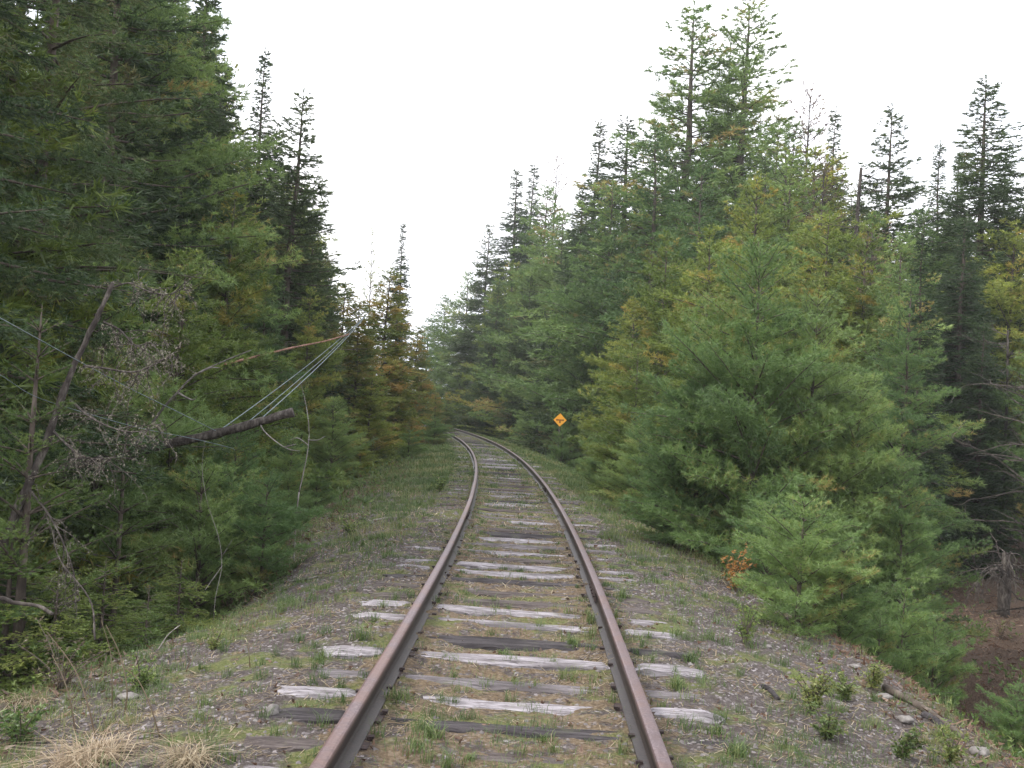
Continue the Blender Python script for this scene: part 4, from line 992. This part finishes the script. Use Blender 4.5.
b = MB(); n = len(P_); a = r.random(n) * 6.283; ln = (.02 + .06 * r.random(n) ** 2) * np.clip(y_ / 9, .8, 2); wd_ = .0028 * np.clip(y_ / 8, .8, 2.5)
out = np.stack([np.cos(a), np.sin(a), r.normal(.1, .18, n)], -1) * ln[:, None]; sd_ = np.stack([-np.sin(a), np.cos(a), 0 * a], -1) * wd_[:, None]
P_[:, 2] += .008
b.add(np.stack([P_ - out - sd_, P_ - out + sd_, P_ + out + sd_, P_ + out - sd_], 1).reshape(-1, 3), np.arange(4 * n).reshape(-1, 4), np.repeat(np.clip(r.normal(.42, .25, n), 0, 1), 4))
tag(b.build('straw_litter', M['straw']), 'scattered dry straw and needle litter on the track bed', 'litter', kind='stuff')
# loose cinder stones
def sg(d_, y_): return np.where(np.abs(d_) > .95, .8, .35) * np.where(np.abs(d_) > 3.3, .3, 1)
P_, d_, y_, r = scatter(42000, 3.6, 26, 4.2, sg, 281)
n = len(P_); s_ = (.004 + .022 * r.random(n) ** 6) * np.clip(y_ / 9, .9, 1.8)
oct_ = np.array([(1, 0, 0), (-1, 0, 0), (0, 1, 0), (0, -1, 0), (0, 0, 1), (0, 0, -1)], float)
of = np.array([(0, 2, 4), (2, 1, 4), (1, 3, 4), (3, 0, 4), (2, 0, 5), (1, 2, 5), (3, 1, 5), (0, 3, 5)])
Vv = oct_[None] * np.array((1, 1, .6)) * s_[:, None, None] * (.55 + .9 * r.random((n, 6, 1))); a = r.random(n) * 6.28
R2 = np.stack([np.stack([np.cos(a), -np.sin(a)], -1), np.stack([np.sin(a), np.cos(a)], -1)], -2)
Vv[:, :, :2] = np.einsum('nij,nkj->nki', R2, Vv[:, :, :2]); Vv = Vv + P_[:, None, :] + np.array((0, 0, .004))
b = MB(); b.add(Vv.reshape(-1, 3), (np.arange(n)[:, None, None] * 6 + of[None]).reshape(-1, 3), np.repeat(np.where(r.random(n) < .08, r.uniform(.1, .5, n), r.uniform(.6, 1, n)), 6))
tag(b.build('gravel', M['stone']), 'loose cinder gravel on the shoulders', 'gravel', kind='stuff')
# dead leaves and low undergrowth on the forest floor and bank edges
def su(d_, y_):
    ad_ = np.abs(d_); n_ = fbm(d_ * .8, y_ * .8, 261, 3) + .5
    return sstep(2.3, 3.4, ad_) * np.clip((n_ - .33) * 3, 0, 1) * np.where(ad_ > 9, .4, 1)
P_, d_, y_, r = scatter(60000, 4.5, 70, 14, su, 381)
n = len(P_); D_ = np.stack([r.normal(0, .5, n), r.normal(0, .5, n), np.ones(n)], -1); D_ /= np.linalg.norm(D_, axis=1)[:, None]
k = np.clip(y_ / 10, .7, 3); P_ = P_ + D_ * (r.random(n) * .22)[:, None] * np.sqrt(k)[:, None]
b = MB(); sel = y_ < 16
for s2, l2, w2, n2_ in ((sel, .035, .014, 4), (~sel, .09, .035, 4)):
    needles(b, P_[s2], D_[s2], l2, w2, .9, n2_, r, r.uniform(0, .9, int(s2.sum())), .2)
tag(b.build('undergrowth', M['hemlock']), 'low leafy undergrowth along the forest edge', 'undergrowth', kind='stuff')
P_, d_, y_, r = scatter(90000, 3.8, 60, 12, lambda d1, y1: .06 + sstep(2.2, 3.2, np.abs(d1)) * .8, 481)
n = len(P_); b = MB(); D_ = np.stack([r.normal(0, 1, n), r.normal(0, 1, n), np.abs(r.normal(0, .35, n))], -1); D_ /= np.linalg.norm(D_, axis=1)[:, None]
needles(b, P_ + np.array((0, 0, .01)), D_, (.032 + .03 * (np.abs(d_) > 2.5)) * np.clip(y_ / 9, 1, 2.4), .022, .5, 2, r, r.uniform(0, .8, n), .5)
M['litterleaf'] = leafmat('fallen_leaves', [(0, (.06, .032, .022)), (.5, (.15, .085, .055)), (1, (.30, .20, .14))], orand=0)
tag(b.build('leaf_litter', M['litterleaf']), 'brown fallen leaves under the trees', 'leaf litter', kind='stuff')
# haze added to lift the darks like lens veil and pale far trees
hb = MB().box((-620, -160, -60), (620, 1300, 27))
m, N, L = newmat('haze'); v_ = N.new('ShaderNodeVolumePrincipled'); v_.inputs['Density'].default_value = .0006; v_.inputs['Color'].default_value = (.92, .95, 1, 1)
o_ = N.new('ShaderNodeOutputMaterial'); L.new(v_.outputs[0], o_.inputs['Volume'])
tag(hb.build('haze', m), 'thin pale haze added over the line and forest', 'haze', kind='stuff')
print('fillers', fill)
